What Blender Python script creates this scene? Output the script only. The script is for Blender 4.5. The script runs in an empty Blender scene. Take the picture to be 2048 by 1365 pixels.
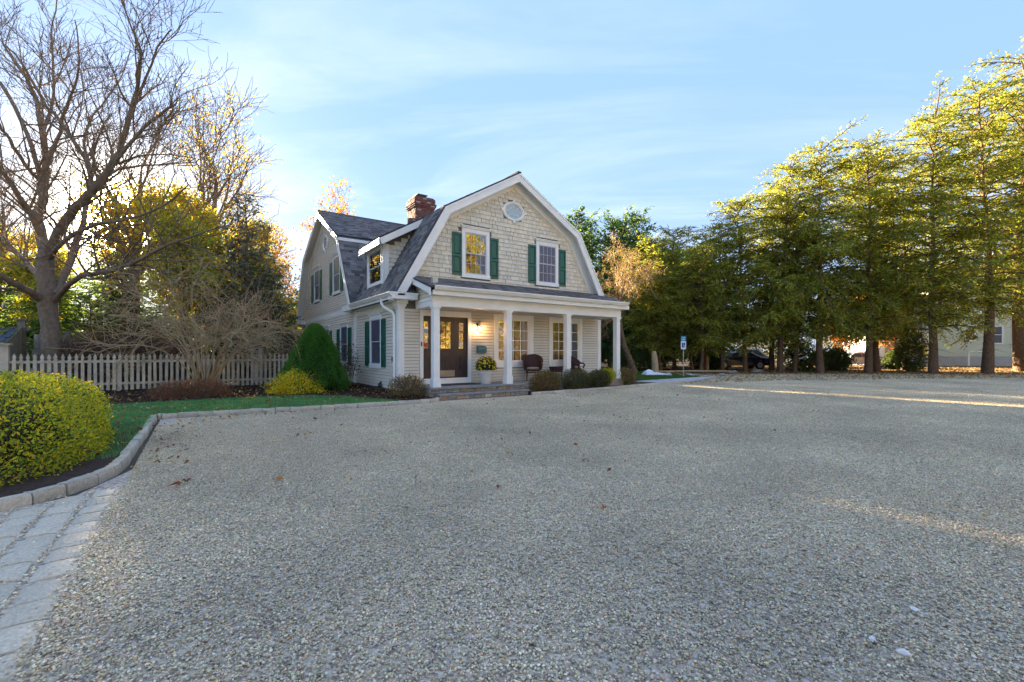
import bpy, math, random
import numpy as np
from mathutils import Matrix, Vector

R = math.radians
SC = bpy.context.scene
COL = SC.collection

# ------------------------------------------------------------------ camera
cam_d = bpy.data.cameras.new('camera')
cam = bpy.data.objects.new('camera', cam_d)
COL.objects.link(cam)
cam.location = (-5.9, -12.56, 1.42)
cam.rotation_euler = (R(90), 0, R(-34.826))
cam_d.sensor_width = 36
cam_d.lens = 15.873
cam_d.shift_y = 0.0105
cam_d.clip_end = 2000
cam_d.clip_start = 0.05
SC.camera = cam

# ------------------------------------------------------------------ world, sun, exposure
SUN_EL, SUN_AZ = 12.4, -6.3          # degrees, azimuth clockwise from +Y
SC.view_settings.view_transform = 'Standard'
SC.view_settings.look = 'None'
SC.view_settings.exposure = 3.4
SC.view_settings.gamma = 1
SC.view_settings.use_curve_mapping = False
SC.cycles.max_bounces = 6
SC.cycles.diffuse_bounces = 4
SC.cycles.glossy_bounces = 3
SC.cycles.transparent_max_bounces = 8
SC.cycles.sample_clamp_indirect = 4
SC.cycles.use_denoising = True

sdir = (math.sin(R(SUN_AZ)) * math.cos(R(SUN_EL)), math.cos(R(SUN_AZ)) * math.cos(R(SUN_EL)), math.sin(R(SUN_EL)))


class NT:
    """tiny node helper"""
    def __init__(s, tree):
        s.t = tree
        tree.nodes.clear()

    def n(s, typ, _in=None, **kw):
        nd = s.t.nodes.new(typ)
        for k, v in kw.items():
            setattr(nd, k, v)
        for k, v in (_in or {}).items():
            sock = nd.inputs[k]
            if isinstance(v, bpy.types.NodeSocket):
                s.t.links.new(v, sock)
            else:
                sock.default_value = v
        return nd

    def math(s, op, a, b=0.0, c=None):
        d = {0: a, 1: b}
        if c is not None:
            d[2] = c
        return s.n('ShaderNodeMath', d, operation=op).outputs[0]

    def mix(s, fac, a, b, mode='MIX'):
        nd = s.n('ShaderNodeMix', None, data_type='RGBA', blend_type=mode)
        for k, v in ((0, fac), (6, a), (7, b)):
            if isinstance(v, bpy.types.NodeSocket):
                s.t.links.new(v, nd.inputs[k])
            else:
                if k and len(v) == 3:
                    v = (*v, 1)
                nd.inputs[k].default_value = v
        return nd.outputs[2]

    def ramp(s, fac, stops):
        nd = s.n('ShaderNodeValToRGB', {0: fac})
        cr = nd.color_ramp
        while len(cr.elements) > 1:
            cr.elements.remove(cr.elements[0])
        for i, (p, c) in enumerate(stops):
            e = cr.elements[0] if i == 0 else cr.elements.new(p)
            e.position = p
            c = (c, c, c) if isinstance(c, (int, float)) else c
            e.color = (*c[:3], 1)
        return nd.outputs[0]


wd = bpy.data.worlds.new('World')
SC.world = wd
wd.use_nodes = True
w = NT(wd.node_tree)
sky = w.n('ShaderNodeTexSky', None, sky_type='NISHITA', sun_disc=False, sun_elevation=R(SUN_EL),
          sun_rotation=R(SUN_AZ), altitude=50, air_density=1.0, dust_density=0.35, ozone_density=2.2)
tc = w.n('ShaderNodeTexCoord')
nrm = w.n('ShaderNodeVectorMath', {0: tc.outputs['Generated']}, operation='NORMALIZE').outputs[0]
xyz = w.n('ShaderNodeSeparateXYZ', {0: nrm})
zz = w.math('ADD', w.math('MAXIMUM', xyz.outputs[2], 0.0), 0.16)
cu = w.math('DIVIDE', xyz.outputs[0], zz)
cv = w.math('DIVIDE', xyz.outputs[1], zz)
cp = w.n('ShaderNodeCombineXYZ', {0: cu, 1: cv, 2: 0.0}).outputs[0]
mp = w.n('ShaderNodeMapping', {'Vector': cp, 'Rotation': (0, 0, R(-42)), 'Scale': (2.3, .72, 1)}, vector_type='TEXTURE').outputs[0]
no1 = w.n('ShaderNodeTexNoise', {'Vector': mp, 'Scale': 1.3, 'Detail': 9.0, 'Roughness': 0.6, 'Distortion': 0.5}).outputs[0]
no2 = w.n('ShaderNodeTexNoise', {'Vector': cp, 'Scale': 0.55, 'Detail': 3.0}).outputs[0]
cl = w.math('MULTIPLY', w.ramp(no1, [(0.46, 0.0), (0.78, 1.0)]), w.ramp(no2, [(0.34, 0.10), (0.62, 1.0)]))
cl = w.math('MULTIPLY', cl, 0.42)
base = w.mix(1.0, sky.outputs[0], (0.97, 1.0, 1.02), 'MULTIPLY')
# clear autumn air: even blue, paler to the horizon
grad = w.ramp(w.math('MAXIMUM', xyz.outputs[2], 0.0), [(0.0, (.34, .46, .70)), (.12, (.25, .385, .71)), (.40, (.19, .335, .71)), (1.0, (.185, .33, .71))])
grad = w.mix(1.0, grad, (1.80, 1.62, 1.36), 'MULTIPLY')
base = w.mix(0.97, base, grad)
cloudcol = w.mix(0.30, base, (2.6, 2.65, 2.8))
cloudcol = (1.65, 1.60, 1.75)
skyc = w.mix(cl, base, cloudcol)
# bright air around the sun
dt = w.n('ShaderNodeVectorMath', {0: nrm, 1: sdir}, operation='DOT_PRODUCT').outputs['Value']
dtp = w.math('MAXIMUM', dt, 0.0)
g1 = w.math('MULTIPLY', w.math('POWER', dtp, 1800.0), 160.0)
g2 = w.math('MULTIPLY', w.math('POWER', dtp, 300.0), 6.0)
g3 = w.math('MULTIPLY', w.math('POWER', dtp, 30.0), .35)
gl = w.n('ShaderNodeMix', {0: 1.0}, data_type='RGBA', blend_type='MULTIPLY')
w.t.links.new(w.math('ADD', w.math('ADD', g1, g2), g3), gl.inputs[6])
gl.inputs[7].default_value = (1.0, 0.86, 0.62, 1)
skyc = w.mix(1.0, skyc, gl.outputs[2], 'ADD')
bg = w.n('ShaderNodeBackground', {'Color': skyc, 'Strength': 0.12})
w.t.links.new(bg.outputs[0], w.n('ShaderNodeOutputWorld').inputs[0])

sun_d = bpy.data.lights.new('sun', 'SUN')
sun_d.energy = 4.4
sun_d.angle = R(0.6)
sun_d.color = (1.0, 0.80, 0.52)
sun = bpy.data.objects.new('sun', sun_d)
COL.objects.link(sun)
sun.rotation_euler = Vector(sdir).to_track_quat('Z', 'Y').to_euler()
sun.location = (0, 30, 30)

# ------------------------------------------------------------------ mesh helpers


def link(name, data, parent=None, label=None, cat=None, group=None, kind=None, loc=None, rot=None, scale=None):
    o = bpy.data.objects.new(name, data)
    COL.objects.link(o)
    if parent is not None:
        o.parent = parent
    if loc is not None:
        o.location = loc
    if rot is not None:
        o.rotation_euler = rot if isinstance(rot, (tuple, list)) else (0, 0, rot)
    if scale is not None:
        o.scale = scale if isinstance(scale, (tuple, list)) else (scale,) * 3
    tag(o, label, cat, group, kind)
    return o


def tag(o, label=None, cat=None, group=None, kind=None):
    for k, v in (('label', label), ('category', cat), ('group', group), ('kind', kind)):
        if v:
            o[k] = v
    return o


def thing(name, label, cat, loc=(0, 0, 0), rot=0.0, group=None):
    return link(name, None, None, label, cat, group, None, loc, (0, 0, rot))


def copy_tree(o, loc, rot=None, scale=None, label=None, group=None):
    c = o.copy()
    COL.objects.link(c)
    c.location = loc
    if rot is not None:
        c.rotation_euler = (0, 0, rot) if not isinstance(rot, tuple) else rot
    if scale is not None:
        c.scale = scale if isinstance(scale, tuple) else (scale,) * 3
    if label:
        c['label'] = label
    if group:
        c['group'] = group
    for ch in list(o.children):
        d = ch.copy()
        COL.objects.link(d)
        d.parent = c
        for g in list(ch.children):
            e = g.copy()
            COL.objects.link(e)
            e.parent = d
    return c


def npmesh(name, V, F, mat, fcol=None, smooth=False, mat2=None, midx=None):
    V = np.asarray(V, dtype=np.float32)
    F = np.asarray(F, dtype=np.int32)
    me = bpy.data.meshes.new(name)
    me.vertices.add(len(V))
    me.vertices.foreach_set('co', V.ravel())
    k = F.shape[1]
    me.loops.add(F.size)
    me.loops.foreach_set('vertex_index', F.ravel())
    me.polygons.add(len(F))
    me.polygons.foreach_set('loop_start', np.arange(0, F.size, k, dtype=np.int32))
    if smooth:
        me.polygons.foreach_set('use_smooth', np.ones(len(F), dtype=bool))
    me.materials.append(mat)
    if mat2 is not None:
        me.materials.append(mat2)
        me.polygons.foreach_set('material_index', np.asarray(midx, dtype=np.int32))
    if fcol is not None:
        a = me.attributes.new('Col', 'FLOAT_COLOR', 'FACE')
        c = np.ones((len(F), 4), dtype=np.float32)
        c[:, :3] = fcol
        a.data.foreach_set('color', c.ravel())
    me.update(calc_edges=True)
    return me


class MB:
    def __init__(s):
        s.v = []
        s.f = []
        s.c = []

    def add(s, vs, fs, col=None):
        b = len(s.v)
        s.v += [tuple(x) for x in vs]
        for f in fs:
            s.f.append([i + b for i in f])
            s.c.append(col or (1, 1, 1))
        return s

    def box(s, x0, x1, y0, y1, z0, z1, col=None):
        if x1 < x0: x0, x1 = x1, x0
        if y1 < y0: y0, y1 = y1, y0
        if z1 < z0: z0, z1 = z1, z0
        vs = [(x0, y0, z0), (x1, y0, z0), (x1, y1, z0), (x0, y1, z0), (x0, y0, z1), (x1, y0, z1), (x1, y1, z1), (x0, y1, z1)]
        return s.add(vs, [(0, 3, 2, 1), (4, 5, 6, 7), (0, 1, 5, 4), (1, 2, 6, 5), (2, 3, 7, 6), (3, 0, 4, 7)], col)

    def ext(s, pts, vec, col=None):
        """extrude a planar polygon of 3-D points along vec"""
        n = len(pts)
        vs = [tuple(p) for p in pts] + [(p[0] + vec[0], p[1] + vec[1], p[2] + vec[2]) for p in pts]
        nv = Vector((0, 0, 0))
        for i in range(n):
            a, b = Vector(pts[i]), Vector(pts[(i + 1) % n])
            nv += a.cross(b)
        flip = nv.dot(Vector(vec)) > 0
        fs = [tuple(range(n)), tuple(range(2 * n - 1, n - 1, -1))] + [(i, i + n, (i + 1) % n + n, (i + 1) % n) for i in range(n)]
        if flip:
            fs = [tuple(reversed(f)) for f in fs]
        return s.add(vs, fs, col)

    def tube(s, pts, rad, k=8, col=None, caps=True):
        pts = [Vector(p) for p in pts]
        if not isinstance(rad, (list, tuple)):
            rad = [rad] * len(pts)
        b = []
        prev = None
        for i, p in enumerate(pts):
            t = (pts[min(i + 1, len(pts) - 1)] - pts[max(i - 1, 0)]).normalized()
            if prev is None:
                a = t.orthogonal().normalized()
            else:
                a = (prev - t * prev.dot(t)).normalized()
            prev = a
            c = t.cross(a)
            for j in range(k):
                an = 2 * math.pi * j / k
                b.append(p + (a * math.cos(an) + c * math.sin(an)) * rad[i])
        fs = []
        for i in range(len(pts) - 1):
            for j in range(k):
                fs.append((i * k + j, i * k + (j + 1) % k, (i + 1) * k + (j + 1) % k, (i + 1) * k + j))
        if caps:
            fs.append(tuple(range(k - 1, -1, -1)))
            fs.append(tuple((len(pts) - 1) * k + j for j in range(k)))
        return s.add(b, fs, col)

    def lathe(s, prof, c=(0, 0, 0), k=24, col=None, sx=1.0, sy=1.0):
        vs = []
        for r, z in prof:
            for j in range(k):
                an = 2 * math.pi * j / k
                vs.append((c[0] + r * math.cos(an) * sx, c[1] + r * math.sin(an) * sy, c[2] + z))
        fs = []
        for i in range(len(prof) - 1):
            for j in range(k):
                fs.append((i * k + j, i * k + (j + 1) % k, (i + 1) * k + (j + 1) % k, (i + 1) * k + j))
        if prof[0][0] > 1e-4:
            fs.append(tuple(range(k - 1, -1, -1)))
        if prof[-1][0] > 1e-4:
            fs.append(tuple((len(prof) - 1) * k + j for j in range(k)))
        return s.add(vs, fs, col)

    def mesh(s, name, mat, smooth=False, color=False):
        me = bpy.data.meshes.new(name)
        me.from_pydata(s.v, [], s.f)
        me.materials.append(mat)
        if color:
            a = me.attributes.new('Col', 'FLOAT_COLOR', 'FACE')
            c = np.ones((len(s.f), 4), dtype=np.float32)
            c[:, :3] = np.array(s.c)
            a.data.foreach_set('color', c.ravel())
        if smooth:
            me.polygons.foreach_set('use_smooth', [True] * len(me.polygons))
            try:
                me.set_sharp_from_angle(angle=R(40))
            except Exception:
                pass
        me.update()
        return me

    def build(s, name, mat, parent=None, smooth=False, color=False, **kw):
        return link(name, s.mesh(name, mat, smooth, color), parent, **kw)


# ------------------------------------------------------------------ materials


def pm(name, col=(.5, .5, .5), rough=.6, attr=False, var=.12, vs=6.0, bump=0.0, bs=60.0, bstretch=(1, 1, 1),
       transl=0.0, metal=0.0, objrand=0.0, spec=.4, dirt=0.0, dirtcol=(.12, .11, .08), emit=None, es=0.0, hue=0.0, bdist=.02):
    m = bpy.data.materials.new(name)
    m.use_nodes = True
    t = NT(m.node_tree)
    tc = t.n('ShaderNodeTexCoord')
    geo = t.n('ShaderNodeNewGeometry')
    pos = geo.outputs['Position']
    if attr:
        c = t.n('ShaderNodeAttribute', None, attribute_name='Col').outputs['Color']
        c = t.mix(1.0, c, col, 'MULTIPLY')
    else:
        c = t.n('ShaderNodeRGB').outputs[0]
        c.node.outputs[0].default_value = (*col, 1)
    if var:
        nz = t.n('ShaderNodeTexNoise', {'Vector': pos, 'Scale': vs, 'Detail': 5.0, 'Roughness': .6}).outputs[0]
        c = t.mix(1.0, c, t.ramp(nz, [(.28, 1 - var), (.72, 1 + var * .6)]), 'MULTIPLY')
    if objrand:
        oi = t.n('ShaderNodeObjectInfo').outputs['Random']
        c = t.mix(1.0, c, t.ramp(oi, [(0, 1 - objrand), (1, 1 + objrand * .7)]), 'MULTIPLY')
    if dirt:
        nz = t.n('ShaderNodeTexNoise', {'Vector': pos, 'Scale': 1.7, 'Detail': 8.0, 'Roughness': .7}).outputs[0]
        c = t.mix(t.math('MULTIPLY', t.ramp(nz, [(.45, 0.0), (.75, 1.0)]), dirt), c, dirtcol)
    bs_in = {'Base Color': c, 'Roughness': rough, 'Metallic': metal, 'Specular IOR Level': spec}
    if bump:
        mpv = t.n('ShaderNodeMapping', {'Vector': pos, 'Scale': bstretch}).outputs[0]
        bn = t.n('ShaderNodeTexNoise', {'Vector': mpv, 'Scale': bs, 'Detail': 6.0, 'Roughness': .65}).outputs[0]
        bs_in['Normal'] = t.n('ShaderNodeBump', {'Height': bn, 'Strength': bump, 'Distance': bdist}).outputs[0]
    p = t.n('ShaderNodeBsdfPrincipled', bs_in)
    if emit:
        p.inputs['Emission Color'].default_value = (*emit, 1)
        p.inputs['Emission Strength'].default_value = es
    out = p.outputs[0]
    if transl:
        tr = t.n('ShaderNodeBsdfTranslucent', {'Color': t.mix(1.0, c, (1.25, 1.15, .55), 'MULTIPLY')})
        out = t.n('ShaderNodeMixShader', {0: transl, 1: out, 2: tr.outputs[0]}).outputs[0]
    t.t.links.new(out, t.n('ShaderNodeOutputMaterial').inputs[0])
    return m


def glassmat(name, tint=(.8, .82, .8), base=.07, rough=0.0):
    m = bpy.data.materials.new(name)
    m.use_nodes = True
    t = NT(m.node_tree)
    fr = t.n('ShaderNodeFresnel', {'IOR': 1.5}).outputs[0]
    fac = t.math('MINIMUM', t.math('ADD', t.math('MULTIPLY', fr, 1.6), base), 1.0)
    geo = t.n('ShaderNodeNewGeometry')
    bn = t.n('ShaderNodeTexNoise', {'Vector': geo.outputs['Position'], 'Scale': 2.5, 'Detail': 1.0}).outputs[0]
    nb = t.n('ShaderNodeBump', {'Height': bn, 'Strength': .12, 'Distance': .02}).outputs[0]
    gl = t.n('ShaderNodeBsdfGlossy', {'Color': (.95, .97, 1, 1), 'Roughness': rough, 'Normal': nb})
    tr = t.n('ShaderNodeBsdfTransparent', {'Color': (*tint, 1)})
    mx = t.n('ShaderNodeMixShader', {0: fac, 1: tr.outputs[0], 2: gl.outputs[0]})
    t.t.links.new(mx.outputs[0], t.n('ShaderNodeOutputMaterial').inputs[0])
    return m


M = {}
M['white'] = pm('white_paint', (.88, .87, .80), .45, dirt=.10, dirtcol=(.5, .48, .42), var=.07, vs=2, bump=.04, bs=30)
M['siding'] = pm('tan_siding', (.74, .67, .53), .55, var=.07, vs=2.5, bump=.12, bs=40, bstretch=(1, 1, 6), objrand=.05, dirt=.05)
M['shingle'] = pm('tan_wall_shingle', (.74, .68, .53), .6, attr=True, var=.08, vs=4, bump=.3, bs=50, bstretch=(4, 4, .6), objrand=.09)
M['gap'] = pm('siding_backing', (.16, .14, .11), .8)  # dark tone shows between the boards in place of lap shadows
M['green'] = pm('green_shutter_paint', (.007, .105, .066), .35, var=.08, vs=4, spec=.5)
M['roof'] = pm('asphalt_shingle', (1, 1, 1), .9, attr=True, var=.22, vs=25, bump=.5, bs=220, spec=.2)
M['brick'] = pm('chimney_brick', (1, 1, 1), .85, attr=True, var=.25, vs=12, bump=.4, bs=70)
M['mortar'] = pm('mortar', (.30, .24, .20), .9, bump=.3)
M['door'] = pm('dark_brown_door', (.045, .030, .030), .4, var=.08, spec=.5)
M['metal'] = pm('brushed_metal', (.34, .31, .28), .4, metal=.8)
M['black'] = pm('black_metal', (.012, .012, .013), .4, spec=.5)
M['glass'] = glassmat('window_glass', (.62, .63, .60), .20)
M['upglass'] = glassmat('upper_window_glass', (.80, .80, .76), .03)
M['screen'] = pm('window_screen_glass', (.085, .090, .125), .28, var=.2, vs=2, spec=.6)
M['vinyl'] = pm('grey_sash', (.52, .54, .60), .4, var=.03)
M['bluestone'] = pm('bluestone', (.25, .26, .25), .75, var=.2, vs=5, bump=.3, bs=35)
M['stone'] = pm('veneer_stone', (1, 1, 1), .85, attr=True, var=.3, vs=14, bump=.7, bs=30)
M['granite'] = pm('granite', (.56, .50, .39), .85, var=.28, vs=45, bump=.75, bs=28, objrand=.16, dirt=.35, dirtcol=(.2, .18, .15))
M['paver'] = pm('granite_paver', (.66, .56, .41), .85, var=.35, vs=60, bump=.55, bs=22, objrand=.10, dirt=.22, dirtcol=(.27, .24, .2))
M['gravel'] = pm('gravel_stone', (1, 1, 1), .85, attr=True, var=.30, vs=.38, bump=0, spec=.2)
M['leaf'] = pm('leaf', (1, 1, 1), .55, attr=True, var=.0, transl=.5, spec=.3)
M['needle'] = pm('needle', (1, 1, 1), .65, attr=True, var=.0, transl=.55, spec=.2)
M['grassm'] = pm('grass_blade', (1, 1, 1), .6, attr=True, var=.3, vs=2, transl=.3, spec=.2)
M['bark'] = pm('grey_bark', (.24, .185, .13), .9, var=.35, vs=9, bump=.9, bs=11, bstretch=(1, 1, .25), spec=.1, bdist=.06)
M['bark2'] = pm('brown_bark', (.19, .125, .08), .9, var=.4, vs=8, bump=.9, bs=14, bstretch=(1, 1, .3), spec=.1, bdist=.05)
M['twig'] = pm('pale_twig', (.50, .37, .21), .85, var=.25, vs=5, spec=.1)
M['picket'] = pm('weathered_picket', (.64, .56, .41), .85, var=.25, vs=4, bump=.5, bs=40, bstretch=(6, 6, .6), objrand=.14, dirt=.55, dirtcol=(.17, .24, .165))
M['oldwood'] = pm('old_fence_wood', (.27, .26, .21), .9, var=.3, vs=5, bump=.5, bs=40, bstretch=(6, 6, .6), objrand=.22, dirt=.4, dirtcol=(.08, .10, .07))
M['mulch'] = pm('mulch', (.085, .05, .036), .95, var=.5, vs=18, bump=1, bs=45, bdist=.05)
M['soil'] = pm('leafy_soil', (.26, .18, .12), .95, var=.45, vs=6, bump=1, bs=30, bdist=.05)
M['grassb'] = pm('lawn_soil', (.07, .17, .06), .95, var=.4, vs=7, bump=.8, bs=60)
M['pot'] = pm('white_planter', (.66, .62, .55), .55, var=.08, vs=8)
M['wicker'] = pm('brown_wicker', (.060, .022, .020), .55, var=.3, vs=60, bump=.8, bs=120, spec=.5)
M['cushion'] = pm('cushion', (.35, .27, .21), .8)
M['concrete'] = pm('concrete', (.45, .44, .42), .85, var=.15, vs=5, bump=.3)
M['bulb'] = pm('bulb', (1, .8, .5), .5, var=0, emit=(1, .55, .22), es=14)
M['tubelight'] = pm('ceiling_light', (1, .9, .7), .5, var=0, emit=(1, .74, .42), es=7)
M['room'] = pm('room_wall', (.40, .30, .19), .8, var=.1)
M['roomfloor'] = pm('room_floor', (.16, .09, .05), .5)
M['curtain'] = pm('curtain', (.30, .27, .21), .8, var=.25, vs=9, bstretch=(1, 1, .1))
M['lampglass'] = glassmat('lamp_glass', (.95, .9, .8), .05)
M['teal'] = pm('teal_paint', (.10, .20, .20), .45)
M['mat'] = pm('doormat', (.035, .035, .04), .95)
M['signblue'] = pm('sign_blue', (.03, .30, .52), .4, var=.02)
M['signdark'] = pm('sign_dark_blue', (.02, .05, .30), .4, var=.02)
M['signwhite'] = pm('sign_white', (.80, .84, .86), .4, var=.02)
M['galv'] = pm('galvanised_steel', (.50, .50, .48), .5, metal=.5, var=.1)
M['tarp'] = pm('white_tarp', (.72, .76, .80), .5, var=.1)
M['oval'] = pm('oval_pane_glass', (.42, .52, .53), .25, var=.08, vs=8, spec=.7)
M['tan'] = pm('porch_frieze_paint', (.62, .585, .52), .5, var=.05)
M['creamfascia'] = M['white']

# ------------------------------------------------------------------ vegetation generators


def unit(v):
    return v / (np.linalg.norm(v, axis=-1, keepdims=True) + 1e-9)


def tubes(br, k=4):
    """br: list of (pts(n,3), radii(n)) -> V,F arrays; vectorised by length"""
    by = {}
    for p, r in br:
        by.setdefault(len(p), []).append((p, r))
    Vs, Fs, off = [], [], 0
    for n, lst in by.items():
        Pp = np.array([a for a, _ in lst], dtype=np.float64)
        Rr = np.array([b for _, b in lst], dtype=np.float64)
        B = len(lst)
        T = np.empty_like(Pp)
        T[:, 1:-1] = Pp[:, 2:] - Pp[:, :-2]
        T[:, 0] = Pp[:, 1] - Pp[:, 0]
        T[:, -1] = Pp[:, -1] - Pp[:, -2]
        T = unit(T)
        ref = np.where(np.abs(T[:, :1, 2:3]) > .8, np.array([[[1., 0, 0]]]), np.array([[[0, 0, 1.]]]))
        A = unit(np.cross(T, np.broadcast_to(ref, T.shape)))
        C = np.cross(T, A)
        an = np.arange(k) * 2 * np.pi / k
        V = Pp[:, :, None, :] + (A[:, :, None, :] * np.cos(an)[None, None, :, None] + C[:, :, None, :] * np.sin(an)[None, None, :, None]) * Rr[:, :, None, None]
        Vs.append(V.reshape(-1, 3))
        i = np.arange(n - 1)[:, None]
        j = np.arange(k)[None, :]
        f = np.stack([i * k + j, (i + 1) * k + j, (i + 1) * k + (j + 1) % k, i * k + (j + 1) % k], -1).reshape(-1, 4)
        F = (np.arange(B) * n * k)[:, None, None] + f[None] + off
        Fs.append(F.reshape(-1, 4))
        off += B * n * k
    return np.concatenate(Vs), np.concatenate(Fs)


def leafquads(C, D, W, L, Wd, bend=0.0):
    """rhombic leaf: centre C, long axis D (unit), width axis W (unit)"""
    L = np.asarray(L)[:, None] * .5
    Wd = np.asarray(Wd)[:, None] * .5
    V = np.stack([C - D * L, C + W * Wd, C + D * L, C - W * Wd], 1)
    if bend:
        N = np.cross(D, W)
        V[:, 0] += N * L * bend
        V[:, 2] += N * L * bend
    F = np.arange(len(C) * 4).reshape(-1, 4)
    return V.reshape(-1, 3), F


def randunit(rng, n):
    return unit(rng.normal(size=(n, 3)))


def palette(rng, n, cols, wts, jit=.18):
    cols = np.array(cols)
    wts = np.array(wts, float)
    i = rng.choice(len(cols), n, p=wts / wts.sum())
    return cols[i] * (1 + rng.uniform(-jit, jit, (n, 1))) * (1 + rng.uniform(-.08, .08, (n, 3)))


def cat(parts):
    Vs, Fs, Cs, off = [], [], [], 0
    for V, F, C in parts:
        Vs.append(V); Fs.append(F + off); Cs.append(C)
        off += len(V)
    return np.concatenate(Vs), np.concatenate(Fs), np.concatenate(Cs)


def grow(rng, P, Rd, lvl, spec, out, tips):
    """spawn children on a parent polyline"""
    s = spec[lvl]
    seg = np.linalg.norm(np.diff(P, axis=0), axis=1)
    tot = seg.sum()
    cum = np.concatenate([[0], np.cumsum(seg)]) / max(tot, 1e-6)
    n = max(1, int(round(s['n'] * rng.uniform(.8, 1.2) * (s.get('perlen', 0) * tot if s.get('perlen') else 1))))
    ts = np.sort(rng.uniform(s.get('t0', .25), 1.0, n))
    az = rng.uniform(0, 6.28)
    for t in ts:
        i = min(np.searchsorted(cum, t, side='right') - 1, len(P) - 2)
        f = (t - cum[i]) / max(cum[i + 1] - cum[i], 1e-6)
        p = P[i] * (1 - f) + P[i + 1] * f
        r = (Rd[i] * (1 - f) + Rd[i + 1] * f) * rng.uniform(.45, .7)
        r = min(r, s.get('rmax', 9))
        r = max(r, s['rmin'])
        T = P[i + 1] - P[i]
        T = T / (np.linalg.norm(T) + 1e-9)
        az += 2.4 + rng.uniform(-.5, .5)
        ref = np.array([0, 0, 1.]) if abs(T[2]) < .85 else np.array([1., 0, 0])
        A = np.cross(T, ref); A /= np.linalg.norm(A)
        B = np.cross(T, A)
        ang = R(s['ang'] * rng.uniform(.7, 1.3))
        d = T * math.cos(ang) + (A * math.cos(az) + B * math.sin(az)) * math.sin(ang)
        d[2] += s.get('up', .15)
        d /= np.linalg.norm(d)
        L = s['len'] * rng.uniform(.55, 1.25) * (1.15 - .55 * t if s.get('taper', True) else 1)
        m = s['pts']
        pts = [p]
        step = L / (m - 1)
        dd = d.copy()
        for q in range(m - 1):
            dd = dd + rng.normal(size=3) * s['wig']
            dd[2] += s.get('trop', .04)
            dd /= np.linalg.norm(dd)
            pts.append(pts[-1] + dd * step)
        pts = np.array(pts)
        rr = np.linspace(r, s['rmin'] * .7, m)
        out.append((lvl, pts, rr))
        if lvl + 1 < len(spec):
            grow(rng, pts, rr, lvl + 1, spec, out, tips)
        else:
            tips.append(pts)


def deciduous(seed, H, spread, trunk_r, spec=None, leaves=0, cols=None, wts=None, leafsize=.09, lean=0.0, fork=.25, nl=7, leafbias=None, barkmat='bark'):
    """returns (trunk mesh, crown mesh or None)"""
    rng = np.random.default_rng(seed)
    out, tips = [], []
    n = 9
    z = np.linspace(0, H * .82, n)
    P = np.stack([np.cumsum(rng.normal(size=n) * .012 * H) * .5 + lean * z, np.cumsum(rng.normal(size=n) * .012 * H) * .5, z], 1)
    P -= P[0]
    Rd = trunk_r * (1 - z / (H * .82)) ** .8 * .92 + trunk_r * .08
    Rd[0] *= 1.35
    tr = [(P, Rd)]
    spec = spec or [dict(n=nl, len=spread, ang=42, pts=8, wig=.13, trop=.07, rmin=.02, t0=fork, up=.2),
                    dict(n=7, len=spread * .5, ang=42, pts=6, wig=.15, trop=.05, rmin=.012, t0=.2),
                    dict(n=7, len=spread * .24, ang=40, pts=5, wig=.16, rmin=.009, t0=.15)]
    grow(rng, P, Rd, 0, spec, out, tips)
    V1, F1 = tubes(tr, 9)
    V2, F2 = tubes([(p, r) for l, p, r in out if l == 0], 6)
    V3, F3 = tubes([(p, r) for l, p, r in out if l > 0], 3)
    one = np.ones((1, 3))
    V, F, C = cat([(V1, F1, np.repeat(one, len(F1), 0)), (V2, F2, np.repeat(one, len(F2), 0)), (V3, F3, np.repeat(one, len(F3), 0))])
    tm = npmesh('trunk', V, F, M[barkmat], smooth=True)
    cm = None
    if leaves:
        T = np.concatenate(tips)
        if leafbias is not None:
            T = T[leafbias(T)]
        idx = rng.integers(0, len(T), leaves)
        Cc = T[idx] + rng.normal(size=(leaves, 3)) * leafsize * 1.6
        D = randunit(rng, leaves); D[:, 2] -= .4; D = unit(D)
        W = unit(np.cross(D, randunit(rng, leaves)))
        s = leafsize * rng.uniform(.6, 1.3, leaves)
        Vl, Fl = leafquads(Cc, D, W, s * 1.25, s * .8, .15)
        cm = npmesh('crown', Vl, Fl, M['leaf'], palette(rng, leaves, cols, wts))
    return tm, cm


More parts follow.
